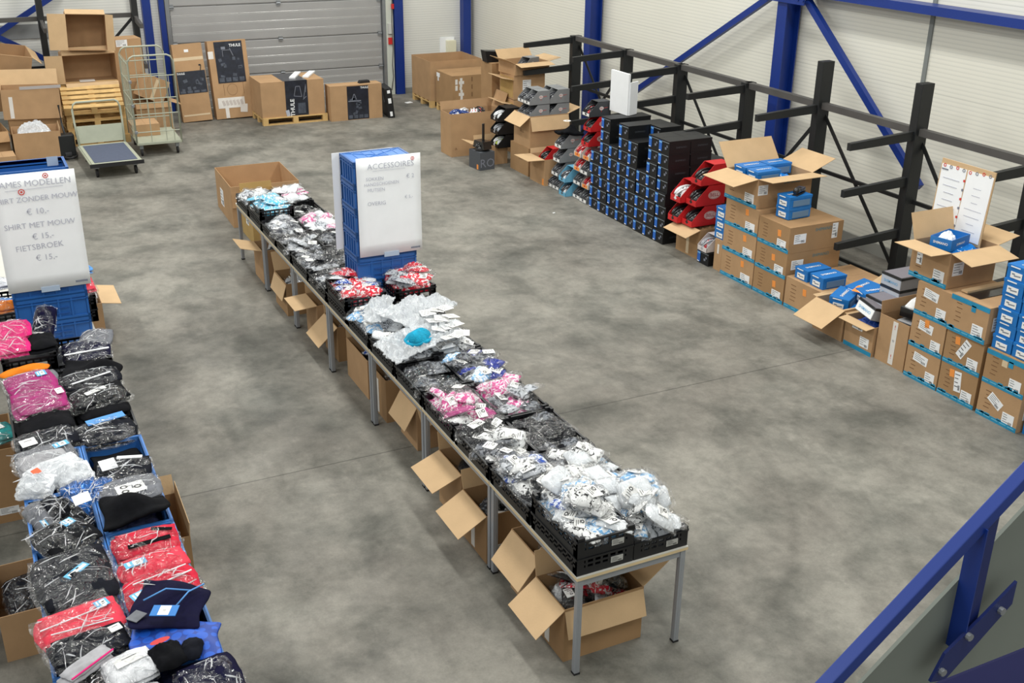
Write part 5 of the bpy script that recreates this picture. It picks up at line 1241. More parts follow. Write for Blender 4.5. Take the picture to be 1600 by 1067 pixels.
# --- bright blue shoe boxes
def blue_box():
    t = thing('shoe_box', 'x', 'box')
    MB().bx(-0.165, 0.165, -0.105, 0.105, 0, 0.118).build('box_body', [BLUEBOX], t)
    MB().bx(-0.169, 0.169, -0.109, 0.109, 0.104, 0.133).build('lid', BLUEBOX, t)
    f = Face((-0.169, 0, 0), 'xm'); f.rect(0.0, 0.046, 0.12, 0.058, 0, 0.0028); f.rect(-0.02, 0.118, 0.10, 0.010, 0, 0.0028); f.rect(0.012, 0.044, 0.07, 0.012, 1, 0.0035, 0.1); f.rect(-0.03, 0.055, 0.03, 0.014, 1, 0.0035)
    f.build('end_label', [CARDW, M('label_grey', (128, 136, 148), 0.5)], t)
    f = Face((0.0, 0, 0.133), 'zp'); f.text('SHIMANO', 0, 0.0, 0.048, 0, 0, 0.0025, 0.02); f.build('lid_lettering', CARDW, t)
    f = Face((0.0, -0.109, 0), 'ym'); f.rect(0.01, 0.052, 0.25, 0.07, 0, 0.0045); f.build('grey_side_panel', M('steel_blue_panel', (100, 132, 164), 0.5), t)
    return t
bs = blue_box()
# --- blue-taped cartons
def taped(label, y0, y1, z0, h, xd=0.68, x0=8.10, st=(), flaps=None, orange=None, tape_top=False, lettering=True, side_label=True, flen=None, printed=True, sd=0):
    wy = y1 - y0 - 0.006
    s = [('xm', wy * 0.27, h * 0.26, wy * 0.28, h * 0.34)] + list(st)
    if side_label: s.append(('ym', -xd * 0.30, h * 0.52, xd * 0.22, h * 0.36))
    if orange: s.append(('xm', orange[0], orange[1], 0.055, 0.075, 0.1, ORANGE))
    t = carton(label, (x0 + xd / 2, (y0 + y1) / 2, z0), (xd, wy, h - 0.002), 0.0, CARD3 if sd % 2 else CARD, flaps, flen, s, [('ym', 0.10, h * 0.78, 'SHIMANO', 0.055, INKT)] if lettering else (), topmat=CARD2)
    f = Face((-xd / 2, 0, 0), 'xm'); rr = random.Random(int(y0 * 100 + z0 * 10))
    f.rect(0, 0.022, wy, 0.045, 0, 0.003)
    for k in range(4): f.rect(rr.uniform(-0.42, 0.42) * wy, 0.045, 0.05, rr.uniform(0.012, 0.03), 0, 0.003)
    for k in range(5): f.rect(-0.42 * wy + k * 0.2 * wy, 0.026, 0.07, 0.008, 1, 0.004)
    if tape_top:
        f.rect(0, h - 0.03, wy, 0.045, 0, 0.003); f.rect(wy * 0.1, h - 0.07, 0.05, 0.06, 0, 0.003)
    f.build('blue_tape', [TAPEB, M('pale_blue_tape_print', (110, 180, 206), 0.4)], t)
    if printed:
        f = Face((-xd / 2, 0, 0), 'xm')
        for k in range(5): f.rect(-wy * 0.28 + 0.01 * (k % 2), h * (0.80 - 0.12 * k), wy * 0.14, 0.007, 0, 0.0015)
        f.build('faint_print', INKB, t)
    return t
for k in range(3):
    taped('blue-taped carton in the two-wide stack, far column, %s tier' % ('floor', 'middle', 'upper')[k], 9.83, 10.47, 0.325 * k, 0.325, 0.62, orange=(0.10, 0.25), lettering=False, side_label=False)
for k in range(3):
    taped('blue-taped carton in the two-wide stack, near column, %s tier' % ('floor', 'middle', 'upper')[k], 9.26, 9.82, 0.31 * k, 0.31, 0.78, orange=(0.10 - 0.06 * (k == 1), 0.20), sd=1, st=[('ym', 0.27, 0.20, 0.08, 0.18)] if k == 2 else ())
t = taped('big open blue-taped carton crowning the two-wide stack', 9.90, 10.52, 0.977, 0.36, 0.80, st=[('ym', -0.32 + 0.0, 0.22, 0.14, 0.12)], flaps={'xm': (-8, 0.36), 'yp': (52, 0.34), 'xp': (22, 0.36), 'ym': (4, 0.26)}, lettering=True, side_label=False)
fill('blue printed boxes and paper filling the big open taped carton', 8.14, 8.86, 9.95, 10.46, 0.99, 1.28, fabric('blue_white_boxes', (26, 120, 204), (210, 226, 238), 0.4, 9), 780, name='packed_boxes')
for k, (x, y) in enumerate(((8.34, 10.36), (8.34, 10.12), (8.70, 10.36))): put(bs, 'blue shoe box in the big open carton, %s' % ('front far', 'front near', 'rear')[k], (x, y, 1.25), 0.0)
put(bs, 'blue shoe box on the two-wide stack, lower of pair under the black shoe', (8.42, 9.62, 0.935), 0.06); put(bs, 'blue shoe box carrying the black cycling shoe', (8.42, 9.62, 1.069), 0.04)
def shoe(loc, rz):
    t = thing('cycling_shoe', 'black cycling shoe on the upper blue shoe box', 'shoe', loc, rz)
    secs = [(-0.13, 0.028, 0.075), (-0.09, 0.036, 0.085), (-0.04, 0.036, 0.075), (0.02, 0.040, 0.062), (0.08, 0.044, 0.048), (0.12, 0.034, 0.036), (0.14, 0.012, 0.02)]
    vs = []; n = 10
    for (x, w, h) in secs:
        for k in range(n):
            a = 2 * PI * k / n; vs.append((x, w * math.cos(a), 0.012 + h / 2 + h / 2 * math.sin(a)))
    fs = [tuple(range(n)), tuple((len(secs) - 1) * n + k for k in range(n))]
    for i in range(len(secs) - 1):
        for k in range(n): fs.append((i * n + k, i * n + (k + 1) % n, (i + 1) * n + (k + 1) % n, (i + 1) * n + k))
    MB().add(vs, fs).build('upper', HB, t, smooth=True)
    MB().prism([(-0.13, -0.03), (0.06, -0.042), (0.13, -0.025), (0.14, 0), (0.13, 0.025), (0.06, 0.042), (-0.13, 0.03)], 0, 0.014).build('sole', RUBBER, t)
    for q in (-0.02, 0.03, 0.07): MB().bx(q - 0.01, q + 0.01, -0.042, 0.042, 0.05, 0.072).build('strap', M('shoe_strap', (70, 72, 84), 0.4), t, bevel=0.004)
shoe((8.46, 9.60, 1.204), 0.5)
for k in range(3): put(bs, 'blue shoe box by the red helmet boxes, %s of three' % ('lowest', 'middle', 'topmost')[k], (8.31, 10.60, 0.402 + 0.134 * k), 0.0)
# low carton with two blue boxes
taped('low blue-taped carton carrying two flat blue boxes', 8.62, 9.24, 0.0, 0.37, 0.95, orange=(0.02, 0.27), side_label=False, lettering=False)
put(bs, 'flat blue shoe box on the low carton, farther of two', (8.32, 9.06, 0.37), 0.0); put(bs, 'flat blue shoe box on the low carton, nearer of two', (8.32, 8.80, 0.37), 0.0)
# open flap carton
t = carton('open carton with a big pale flap hanging over its front', (8.32, 8.36, 0), (0.68, 0.46, 0.36), 0.0, CARD, {'xm': (-28, 0.34), 'xp': (25, 0.28), 'yp': (10, 0.06)}, topmat=CARD2)
fill('blue and orange printed cards filling the pale-flapped carton', 8.02, 8.62, 8.16, 8.56, 0.01, 0.32, fabric('blue_white_boxes', (26, 120, 204), (210, 226, 238), 0.4, 9), 781, name='packed_boxes')
for k, (x, y, a, lb) in enumerate([(8.20, 8.40, 0.5, 'blue box lying askew at the front of the pale-flapped carton'), (8.50, 8.45, 0.2, 'blue box at the back of the pale-flapped carton'), (8.46, 8.22, -0.2, 'blue box leaning towards the silver boxes')]):
    put(bs, lb, (x, y, 0.30 + 0.03 * k), 0, (0.05, -0.05, a))
o = Face((0, 0, 0), 'zp').rect(0, 0, 0.16, 0.09, 0, 0.003, 0).build('paper_card', ORANGE, None); o.location = (8.34, 8.34, 0.475); o.rotation_euler = (0.0, -0.1, 0.4); tag(o, 'orange printed card on the blue boxes in the pale-flapped carton', 'card')
carton('open blue-taped carton with level front flap under the white-fronted box', (8.24, 7.89, 0), (0.52, 0.42, 0.33), 0.0, CARD, {'xm': (-6, 0.12), 'yp': (8, 0.1)}, None, [('xm', -0.03, 0.26, 0.15, 0.07), ('xm', 0.09, 0.12, 0.13, 0.11)], topmat=CARD2, tapes=[('xm', 0, 0.022, 0.41, 0.045, TAPEB)])
fill('blue packing filling the blue-taped carton below the white-fronted box', 8.00, 8.48, 7.70, 8.08, 0.01, 0.32, M('blue_packing', (20, 64, 150), 0.6), 783, name='packing_material')
def silver_box(label, loc, rz, front=WHITE, rot=None, w=0.40):
    t = thing('shoe_box', label, 'box', loc, rz, None, rot)
    SG = M('silver_grey_carton', (158, 160, 166), 0.5)
    MB().bx(-w / 2, w / 2, -0.14, 0.14, 0, 0.125).build('box_body', SG, t)
    MB().bx(-w / 2 - 0.003, w / 2 + 0.003, -0.143, 0.143, 0.110, 0.135).build('lid', HB, t)
    MB().bx(-w / 2 + 0.012, w / 2 - 0.012, -0.128, 0.128, 0.135, 0.1375).build('lid_panel', M('mauve_grey_panel', (128, 124, 132), 0.5), t)
    f = Face((-w / 2, 0, 0), 'xm'); f.rect(0, 0.055, 0.27, 0.098, 0, 0.003); f.text('SHIMANO', 0, 0.055, 0.045, 1, 0, 0.0045, 0.01); f.build('end_label', [front, M('sky_lettering', (104, 170, 214), 0.5)], t)
    return t
SGL = M('pale_steel_label', (186, 192, 202), 0.5)
silver_box('white-fronted black box tilted on the open taped carton', (8.12, 7.86, 0.37), 0, WHITE, (0.10, 0.30, -0.1), 0.30)
silver_box('silver box lying behind the tilted white-fronted box', (8.38, 7.92, 0.40), -0.05, SGL)
silver_box('silver box, lower of the raised pair beside the rack foot', (8.62, 7.98, 0.47), 0.0, SGL); silver_box('silver box, upper of the raised pair beside the rack foot', (8.62, 7.98, 0.61), 0.0, SGL)
carton('cardboard box supporting the raised pair of silver boxes', (8.72, 7.98, 0), (0.42, 0.40, 0.468), 0.0, CARD3)
t = carton('tall open carton with red-printed tape next to the taped stack', (8.26, 7.46, 0), (0.50, 0.40, 0.50), 0.0, CARD, {'yp': (84, 0.13)}, None, [('xm', 0.02, 0.25, 0.065, 0.46, 0, TAPEW)])
Face((-0.25, 0, 0), 'xm').text('!', 0.02, 0.42, 0.07, 0, 0, 0.004).text('o', 0.02, 0.28, 0.05, 1, 0, 0.004).text('!', 0.02, 0.10, 0.07, 0, 0, 0.004).build('tape_print', [INKR, GREYPRINT], t)
for k, (x, z, lb) in enumerate([(8.26, 0.36, 'black and white shoe box low in the tall open carton'), (8.32, 0.50, 'black shoe box with white wrap above the tall open carton')]):
    t = thing('shoe_box', lb, 'box', (x, 7.44, z), 0.15); MB().bx(-0.17, 0.17, -0.12, 0.12, 0, 0.10).build('box_body', HB, t, bevel=0.004)
    (MB().bx(-0.15, 0.15, -0.10, 0.10, 0.101, 0.106) if k == 0 else pillow(0.30, 0.20, 0.10, 8, 8, 91, 0.008)).build('white_wrap', WHITE if k else M('light_grey_lid', (176, 178, 182), 0.5), t, (0, 0, 0.0 if k == 0 else 0.10))
fill('packing under the black and white shoe boxes in the tall carton', 8.03, 8.49, 7.28, 7.64, 0.01, 0.355, CARD3, 784, name='packing_paper')
# stack by the notice board
names = ('floor', 'second', 'third')
for k in range(3): taped('blue-taped carton beside the tall open one, far column, %s tier' % names[k], 6.80, 7.23, 0.335 * k, 0.335, 0.66, x0=7.99, orange=(-0.02, 0.28) if k == 1 else None, st=[('xm', -0.03, 0.24, 0.18, 0.09, -0.1)], lettering=False, side_label=False)
for k in range(2): taped('blue-taped carton with paper label, near column, %s tier' % names[k], 6.34, 6.79, 0.335 * k, 0.335, 0.66, x0=7.99, orange=(-0.08, 0.26), st=[('xm', 0.0, 0.2, 0.08, 0.2, 0.1 if k == 0 else -0.5)], lettering=False, sd=1)
taped('wide blue-taped carton with a torn dark top, third tier near column', 6.34, 6.93, 0.672, 0.36, 0.80, x0=7.95, tape_top=True, lettering=True) if False else taped('wide blue-taped carton with a torn dark top, third tier near column', 6.34, 6.79, 0.672, 0.36, 0.72, x0=7.97, tape_top=True, lettering=True)
t = thing('cardboard_flap', 'torn strip with black sheet as shaded opening on the wide taped carton', 'cardboard', (8.36, 6.6, 1.034), 0.0)
MB().bx(-0.30, 0.32, -0.05, 0.14, 0, 0.004).build('opening_shade', HB, t); MB().bx(-0.3, 0.32, 0.10, 0.17, 0.004, 0.022).build('cardboard_strip', CARD2, t)  # flat black sheet stands in for the shade inside the opening
t = taped('open blue-taped carton with blue tray inside below the notice board', 6.92, 7.40, 1.008, 0.36, 0.62, x0=8.02, st=[('xm', -0.13, 0.24, 0.07, 0.2)], flaps={'xm': (2, 0.26), 'yp': (70, 0.26), 'xp': (12, 0.28), 'ym': (-12, 0.26)}, lettering=False)
fill('blue and white box lids filling the carton below the notice board', 8.06, 8.60, 6.96, 7.36, 1.02, 1.34, fabric('blue_white_boxes', (26, 120, 204), (210, 226, 238), 0.4, 9), 785, name='packed_boxes')
t = thing('blue_tray_box', 'open blue shoe box bottom with white tissue in the top carton', 'box', (8.26, 7.18, 1.335), 0.25)
MB().bx(-0.17, 0.17, -0.11, 0.11, 0, 0.006).bx(-0.17, -0.165, -0.11, 0.11, 0.006, 0.11).bx(0.165, 0.17, -0.11, 0.11, 0.006, 0.11).bx(-0.165, 0.165, -0.11, -0.105, 0.006, 0.11).bx(-0.165, 0.165, 0.105, 0.11, 0.006, 0.11).build('box_body', BLUEBOX, t)
pillow(0.2, 0.14, 0.09, 8, 8, 66, 0.02).build('tissue_paper', WHITE, t, (-0.02, 0.02, 0.03))
Face((-0.17, 0, 0), 'xm').text('SHIMANO', 0, 0.06, 0.034, 0, 0, 0.003, 0.02).build('lettering', CARDW, t); Face((0, -0.11, 0), 'ym').text('SHIMANO', 0, 0.05, 0.034, 0, 0, 0.003, 0.02).build('lettering', CARDW, t)
# notice board of papers on the rack
t = thing('notice_board', 'cardboard board covered with white papers leaning on the rack arm', 'board', (8.55, 7.40, 1.30), 0, None, (0, 0.06, 0))
MB().bx(0, 0.012, -0.33, 0.33, 0, 0.74).build('backing_board', CARD2, t)
f = Face((0, 0, 0), 'xm')
f.rect(-0.16, 0.35, 0.31, 0.68, 0, 0.003, 0.01); f.rect(0.16, 0.36, 0.31, 0.66, 0, 0.004, -0.015); f.build('paper_sheet', WHITE, t)
f = Face((0, 0, 0), 'xm'); rr = random.Random(4)
for k in range(8): f.disc(-0.28 + 0.08 * k, 0.685 + rr.uniform(-0.012, 0.012), 0.018, 0.010, k % 2, 0.006, 12)
for k in range(6): f.disc(-0.01, 0.58 - 0.09 * k, 0.014, 0.0, k % 2, 0.006, 10)
for k in range(7): f.rect(-0.17, 0.56 - 0.07 * k, rr.uniform(0.1, 0.24), 0.006, 2, 0.0055); f.rect(0.16, 0.54 - 0.07 * k, rr.uniform(0.06, 0.22), 0.006, 2, 0.0055)
f.rect(-0.27, 0.64, 0.08, 0.014, 1, 0.006); f.build('round_stickers', [INKR, GREYPRINT, INKG], t)
# nearest carton pair with blue boxes on it
for k in range(2): taped('nearest blue-taped carton with white labels, %s of pair' % ('lower', 'upper')[k], 5.84, 6.30, 0.335 * k, 0.335, 0.66, x0=7.98, st=[('xm', -0.04, 0.20, 0.16, 0.09, -0.5)] if k == 0 else [('xm', -0.02, 0.27, 0.06, 0.10, 0, TAPEC)], lettering=False, tape_top=(k == 1), sd=k)
for k in range(6):
    for c in range(2):
        put(bs, 'bright blue shoe box, %s up in the %s column on the nearest cartons' % (ORD[k], ('far', 'near')[c]), (8.18 + 0.01 * (k % 2), 6.19 - 0.225 * c, 0.671 + 0.134 * k), 0.0)
for k in range(6): put(bs, 'bright blue shoe box in the rear column on the nearest cartons, %s up' % ORD[k], (8.53, 6.08, 0.671 + 0.134 * k), 0.0)
carton('bright blue upright carton on the floor at the right picture edge', (8.22, 5.70, 0), (0.36, 0.24, 0.34), 0.0, BLUEBOX)
# ================================================================== GOODS ALONG THE BACK WALL
def pallet(label, loc, rz=0.0, w=1.2, l=0.8, rot=None, slats=5, group=None):
    t = thing('wooden_pallet', label, 'pallet', loc, rz, group, rot)
    for k in range(slats):
        y = -l / 2 + 0.05 + (l - 0.1) * k / (slats - 1); MB().bx(-w / 2, w / 2, y - 0.048, y + 0.048, 0.122, 0.144).build('deck_board', WOOD, t)
    for x in (-w / 2 + 0.05, 0, w / 2 - 0.05):
        MB().bx(x - 0.05, x + 0.05, -l / 2, l / 2, 0.10, 0.122).build('cross_board', WOOD, t)
        for y in (-l / 2 + 0.05, 0, l / 2 - 0.05): MB().bx(x - 0.05, x + 0.05, y - 0.05, y + 0.05, 0.022, 0.10).build('block', WOOD, t)
    for y in (-l / 2 + 0.05, 0, l / 2 - 0.05): MB().bx(-w / 2, w / 2, y - 0.05, y + 0.05, 0, 0.022).build('bottom_board', WOOD, t)
    return t
def dark_panel(parent, face, u, v, w, h, word=None, wu=0, wv=0, ws=0.08, wa=0.0, seed=1, rack=True):
    f = Face(face[0], face[1]); f.rect(u, v, w, h, 0, 0.004); rr = random.Random(seed)
    if rack:
        for k in range(9): f.rect(u + rr.uniform(-0.36, 0.36) * w, v + rr.uniform(-0.34, 0.12) * h, rr.uniform(0.03, 0.09), rr.uniform(0.03, 0.07), 1, 0.005, rr.uniform(-0.4, 0.4))
        for k in range(4): f.rect(u - w * 0.36 + k * w * 0.24, v - h * 0.42, w * 0.18, h * 0.10, 1, 0.005)
    if word: f.text(word, wu, wv, ws, 2, wa, 0.006, 0.02)
    f.build('printed_panel', [DARKPRINT, M('panel_grey_picture', (74, 80, 92), 0.4, var=0.3, vscale=20), WHITE], parent)
# tall leaning cartons
t = carton('tall narrow carton with dark printed band leaning on the overhead door', (3.98, 21.95, 0.005), (0.56, 0.22, 1.46), 0.0, CARD, None, None, (), (), [('ym', 0.0, 1.18, 0.55, 0.06, TAPEC), ('ym', 0.0, 0.12, 0.50, 0.03, TAPEC)], rot=(-0.14, -0.035, -0.02))
dark_panel(t, ((0, -0.11, 0), 'ym'), 0.0, 0.74, 0.54, 0.42, 'THULE', -0.19, 0.91, 0.05, 0, 2)
f = Face((0, -0.11, 0), 'ym').rect(-0.02, 1.33, 0.08, 0.05, 0, 0.004); f.build('white_sticker', WHITE, t)
f = Face((0, -0.11, 0), 'ym').rect(0.2, 1.0, 0.015, 0.10, 0, 0.004, -0.2).rect(0.19, 1.05, 0.04, 0.03, 0, 0.004); f.build('hook_print', INK, t)
t = carton('tall wide carton with large dark printed sheet leaning on the overhead door', (4.72, 21.98, 0.005), (0.74, 0.26, 1.48), 0.0, CARD, None, None, (), (), [('ym', -0.33, 1.22, 0.10, 0.14, TAPEW)], rot=(-0.12, -0.02, -0.02))
dark_panel(t, ((0, -0.13, 0), 'ym'), 0.02, 1.07, 0.54, 0.78, 'THULE', 0.15, 1.38, 0.075, 0, 3)
f = Face((0, -0.13, 0), 'ym'); f.rect(-0.05, 0.30, 0.52, 0.20, 0, 0.004, -0.01); f.rect(0.18, 0.18, 0.14, 0.16, 0, 0.005, -0.1); f.rect(-0.15, 0.12, 0.07, 0.22, 0, 0.005)
for k in range(6): f.rect(-0.2 + 0.07 * k, 0.30, 0.05, 0.10, 1, 0.006, 0.3)
f.build('pale_tape_label', [TAPEW, M('pale_print', (196, 188, 182), 0.5)], t)
f = Face((0, -0.13, 0), 'ym'); f.rect(-0.02, 1.3, 0.15, 0.008, 0, 0.006, 0.0).rect(0.07, 1.26, 0.012, 0.16, 0, 0.006, 0.35).rect(-0.10, 1.24, 0.008, 0.12, 0, 0.006); f.rect(-0.08, 1.34, 0.08, 0.05, 0, 0.006); f.build('rack_picture', GREYPRINT, t)
f = Face((0, -0.13, 0), 'ym').disc(0.0, 0.55, 0.10, 0.096, 0, 0.003, 24, 1.1).rect(-0.16, 0.55, 0.005, 0.22, 0, 0.003).rect(0.22, 0.58, 0.005, 0.25, 0, 0.003); f.build('line_print', INKB, t)
# carton on pallet
pallet('pale wooden pallet under the carton with vertical dark band', (5.68, 21.40, 0), 0.0, 1.28, 0.86)
t = carton('wide carton with a vertical dark band standing on a pallet', (5.66, 21.42, 0.145), (1.24, 0.84, 0.67), 0.0, CARD, None)
dark_panel(t, ((0, -0.42, 0), 'ym'), 0.07, 0.34, 0.44, 0.67, 'THULE', -0.02, 0.16, 0.11, PI / 2, 5, False)
f = Face((0, -0.42, 0), 'ym')
for a_, b_ in (((0.02, 0.38), (0.06, 0.56)), ((0.06, 0.56), (0.14, 0.56)), ((0.14, 0.56), (0.17, 0.36)), ((0.02, 0.38), (0.17, 0.36)), ((0.20, 0.30), (0.26, 0.60)), ((0.26, 0.60), (0.25, 0.44)), ((0.19, 0.30), (0.26, 0.36))):
    dx, dy = b_[0] - a_[0], b_[1] - a_[1]; f.rect((a_[0] + b_[0]) / 2, (a_[1] + b_[1]) / 2, math.hypot(dx, dy), 0.010, 0, 0.006, math.atan2(dy, dx))
f.build('carrier_drawing', GREYPRINT, t)
f = Face((0, -0.42, 0), 'ym').rect(0.16, 0.14, 0.15, 0.2, 0, 0.005); f.build('small_print', M('panel_grey_picture', (74, 80, 92)), t)
Face((0, -0.42, 0), 'ym').rect(-0.12, 0.06, 0.07, 0.12, 0, 0.0055, 0.2).build('white_sticker', M('grey_blue_patch', (176, 182, 196), 0.5), t)
f = Face((0.0, 0, 0.67), 'zp'); f.rect(0.05, 0, 0.46, 0.84, 0, 0.003); f.build('top_band', DARKPRINT, t)
for (x, a_, lb) in ((5.86, -0.45, 'left'), (6.14, -0.5, 'right')):
    s = thing('foam_strip', 'pale foam strip on the pallet carton, %s of two' % lb, 'strip', (x, 21.5, 0.816), a_); MB().bx(-0.06, 0.06, -0.32, 0.32, 0, 0.035).build('strip', WHITE, s, bevel=0.006)
t = carton('flat upright carton with dark square panel before the overhead door', (6.88, 21.0, 0), (1.06, 0.32, 0.68), 0.0, CARD, None)
dark_panel(t, ((0, -0.16, 0), 'ym'), 0.03, 0.335, 0.44, 0.65, 'THULE', 0.17, 0.62, 0.055, 0, 8)
f = Face((0, -0.16, 0), 'ym').rect(-0.02, 0.45, 0.012, 0.12, 0, 0.006, 0.35).rect(-0.07, 0.45, 0.012, 0.12, 0, 0.006, -0.35).rect(-0.04, 0.37, 0.26, 0.02, 0, 0.006); f.build('carrier_drawing', GREYPRINT, t)
s = thing('rubber_part', 'small black object on the flat upright carton', 'object', (7.10, 21.0, 0.682), 0.1); MB().prism([(-0.12, 0), (0.12, 0), (0.1, 0.05), (-0.09, 0.05)], -0.05, 0.05, 0, 'y').build('block', RUBBER, s, bevel=0.006)
t = carton('slim black box standing at the right end of the door cartons', (7.60, 21.02, 0), (0.13, 0.60, 0.58), -0.06, BLACKBOX, None, rot=(0, -0.10, -0.12))
f = Face((0, -0.30, 0), 'ym').rect(0.0, 0.34, 0.06, 0.10, 0, 0.004).rect(0.0, 0.08, 0.05, 0.09, 0, 0.004).rect(0.0, 0.52, 0.06, 0.06, 0, 0.004); f.build('white_label', WHITE, t)
Face((-0.065, 0, 0), 'xm').rect(0.05, 0.4, 0.03, 0.25, 0, 0.004, 0.5).build('white_streak', GREYPRINT, t)
# gaylord boxes near the corner
for (cx_, cy_, w_, l_, h_, lb) in ((9.22, 21.82, 1.16, 1.04, 0.80, 'big open cardboard bin on a pallet in the far right corner'), (9.24, 20.74, 1.06, 0.84, 0.66, 'closed wide cardboard bin with white tape strip on a pallet')):
    pallet('wooden pallet under the %s' % ('open corner bin' if h_ > 0.7 else 'white-taped bin'), (cx_, cy_, 0), 0.0, w_, l_)
    if h_ > 0.7: t = carton(lb, (cx_, cy_, 0.145), (w_, l_, h_), 0.0, CARD, {'xm': (-88, 0.01)})
    else:
        t = carton(lb, (cx_, cy_, 0.145), (w_, l_, h_), 0.0, CARD3, None)
        f = Face((-w_ / 2, 0, 0), 'xm'); f.rect(-0.30, 0.58, 0.16, 0.08, 0, 0.004).rect(-0.30, 0.50, 0.05, 0.08, 0, 0.004); f.build('white_sticker', WHITE, t)
        f = Face((0, -l_ / 2, 0), 'ym'); f.rect(-0.44, 0.54, 0.05, 0.10, 0, 0.004).rect(-0.44, 0.42, 0.05, 0.10, 0, 0.004)
        rr = random.Random(5)
        for k in range(10): f.rect(-0.34 + rr.uniform(-0.01, 0.01), 0.06 + 0.058 * k, 0.05 + (0.06 if k in (0, 4, 8) else 0), 0.06, 0, 0.004)
        f.build('white_tape_strip', TAPEW, t)
        f = Face((0, -l_ / 2, 0), 'ym')
        for u in (-0.1, 0.22):
            for k in range(4 if u < 0 else 1): f.rect(u, 0.58 - 0.15 * k, 0.02, 0.09, 0, 0.003)
        f.build('hand_slots', INKB, t)
s = thing('paper_scrap', 'white paper scrap on the floor beside the corner bin pallet', 'paper', (8.42, 22.0, 0.001), 0.3); MB().bx(-0.07, 0.07, -0.05, 0.05, 0, 0.012).build('scrap', WHITE, s)
s = thing('paper_scrap', 'tiny white scrap on the open floor before the helmet boxes', 'paper', (7.42, 13.6, 0.001), 0.3); MB().bx(-0.02, 0.02, -0.012, 0.012, 0, 0.004).build('scrap', WHITE, s)

# --- platform truck
t = thing('platform_truck', 'flat platform truck with blue-grey mat and folding handle', 'trolley', (1.96, 18.92, 0), 0.03)
MB().bx(-0.40, 0.40, -0.72, 0.72, 0.20, 0.235).bx(-0.38, 0.38, -0.70, 0.70, 0.235, 0.250).build('deck', TROLLEY, t, bevel=0.008)
MB().bx(-0.415, 0.415, -0.735, -0.72, 0.19, 0.25).build('bumper', RUBBER, t)
MB().bx(-0.33, 0.33, -0.65, 0.60, 0.250, 0.256).build('mat', BLUEMAT, t)
for (x, y) in ((-0.3, -0.55), (0.3, -0.55), (-0.3, 0.55), (0.3, 0.55)):
    c = MB().bx(-0.035, 0.035, -0.035, 0.035, 0.14, 0.20).build('caster_fork', STEEL, t, (x, y, 0)); MB().tube([(-0.018, 0, 0.07), (0.018, 0, 0.07)], 0.07, 14).build('wheel', RUBBER, c)
MB().tube([(-0.37, 0.69, 0.24), (-0.385, 0.80, 0.60), (-0.385, 0.86, 0.82), (-0.36, 0.88, 0.90), (-0.31, 0.89, 0.93), (0.31, 0.89, 0.93), (0.36, 0.88, 0.90), (0.385, 0.86, 0.82), (0.385, 0.80, 0.60), (0.37, 0.69, 0.24)], 0.018, 8).build('handle', TROLLEY, t, smooth=True)
MB().prism([(0.72, 0.27), (0.735, 0.27), (0.795, 0.55), (0.78, 0.55)], -0.375, 0.375, 0, 'x').build('handle_panel', TROLLEY, t)
# --- roll cage
t = thing('roll_cage', 'grey wire roll cage with open front behind the platform truck', 'trolley', (2.86, 19.95, 0), -0.02)
MB().bx(-0.37, 0.37, -0.56, 0.56, 0.20, 0.245).build('deck', TROLLEY, t, bevel=0.006)
for s_ in (-1, 1):
    MB().tube([(-0.37, s_ * 0.54, 0.2), (-0.37, s_ * 0.54, 1.58), (-0.33, s_ * 0.54, 1.66), (-0.27, s_ * 0.54, 1.69), (0.27, s_ * 0.54, 1.69), (0.33, s_ * 0.54, 1.66), (0.37, s_ * 0.54, 1.58), (0.37, s_ * 0.54, 0.2)], 0.015, 8).build('end_frame', TROLLEY, t, smooth=True)
    w_ = MB()
    for z in (1.35, 0.98, 0.72, 0.42) if s_ < 0 else (1.45, 1.2, 0.95, 0.7, 0.45): w_.tube([(-0.37, s_ * 0.54, z), (0.37, s_ * 0.54, z)], 0.009, 6)
    for x in (-0.12, 0.13, 0.26) if s_ < 0 else (-0.25, -0.12, 0, 0.12, 0.25): w_.tube([(x, s_ * 0.54, 0.24), (x, s_ * 0.54, 1.35 if s_ < 0 and x > 0.2 else 0.98 if s_ < 0 else 1.68)], 0.007, 6)
    w_.build('wire_mesh', TROLLEY, t)
w_ = MB()
for z in (1.55, 1.25, 0.95, 0.65, 0.38): w_.tube([(-0.37, -0.54, z), (-0.37, 0.54, z)], 0.007, 6)
for k in range(6): w_.tube([(-0.37, -0.40 + 0.16 * k, 0.24), (-0.37, -0.40 + 0.16 * k, 1.60)], 0.006, 6)
w_.build('side_mesh', TROLLEY, t)
for z in (1.25, 0.85, 0.40): MB().bx(-0.39, -0.34, -0.57, -0.52, z, z + 0.05).build('hinge_clip', STEEL, t, bevel=0.006)
for (x, y) in ((-0.3, -0.45), (0.3, -0.45), (-0.3, 0.45), (0.3, 0.45)):
    c = MB().bx(-0.03, 0.03, -0.03, 0.03, 0.12, 0.20).build('caster_fork', STEEL, t, (x, y, 0)); MB().tube([(-0.016, 0, 0.062), (0.016, 0, 0.062)], 0.062, 14).build('wheel', RUBBER, c)
# --- stacked pallets with collapsed cartons on top
for k in range(4): pallet('wooden pallet in the stack behind the platform truck, %s from the floor' % ORD[k], (2.02, 21.05 + 0.02 * k, 0.145 * k), 0.03 * (k % 2), 1.04, 0.80, None)
pallet('tilted wooden pallet topping the stack behind the platform truck', (2.00, 20.98, 0.72), 0.0, 1.0, 0.80, (0.42, 0.0, -0.04), 6)
def side_open(label, loc, size, rot, flaps, mat=CARD, stickers=(), inner=None):
    """carton lying on its side: mouth towards the hall"""
    t = carton(label, loc, size, 0, mat, flaps, None, stickers, rot=rot, topmat=CARD2)
    return t
carton('cardboard box behind the pallet stack carrying the sideways boxes', (1.88, 21.85, 0), (1.00, 0.62, 0.98), 0.0, CARD3)
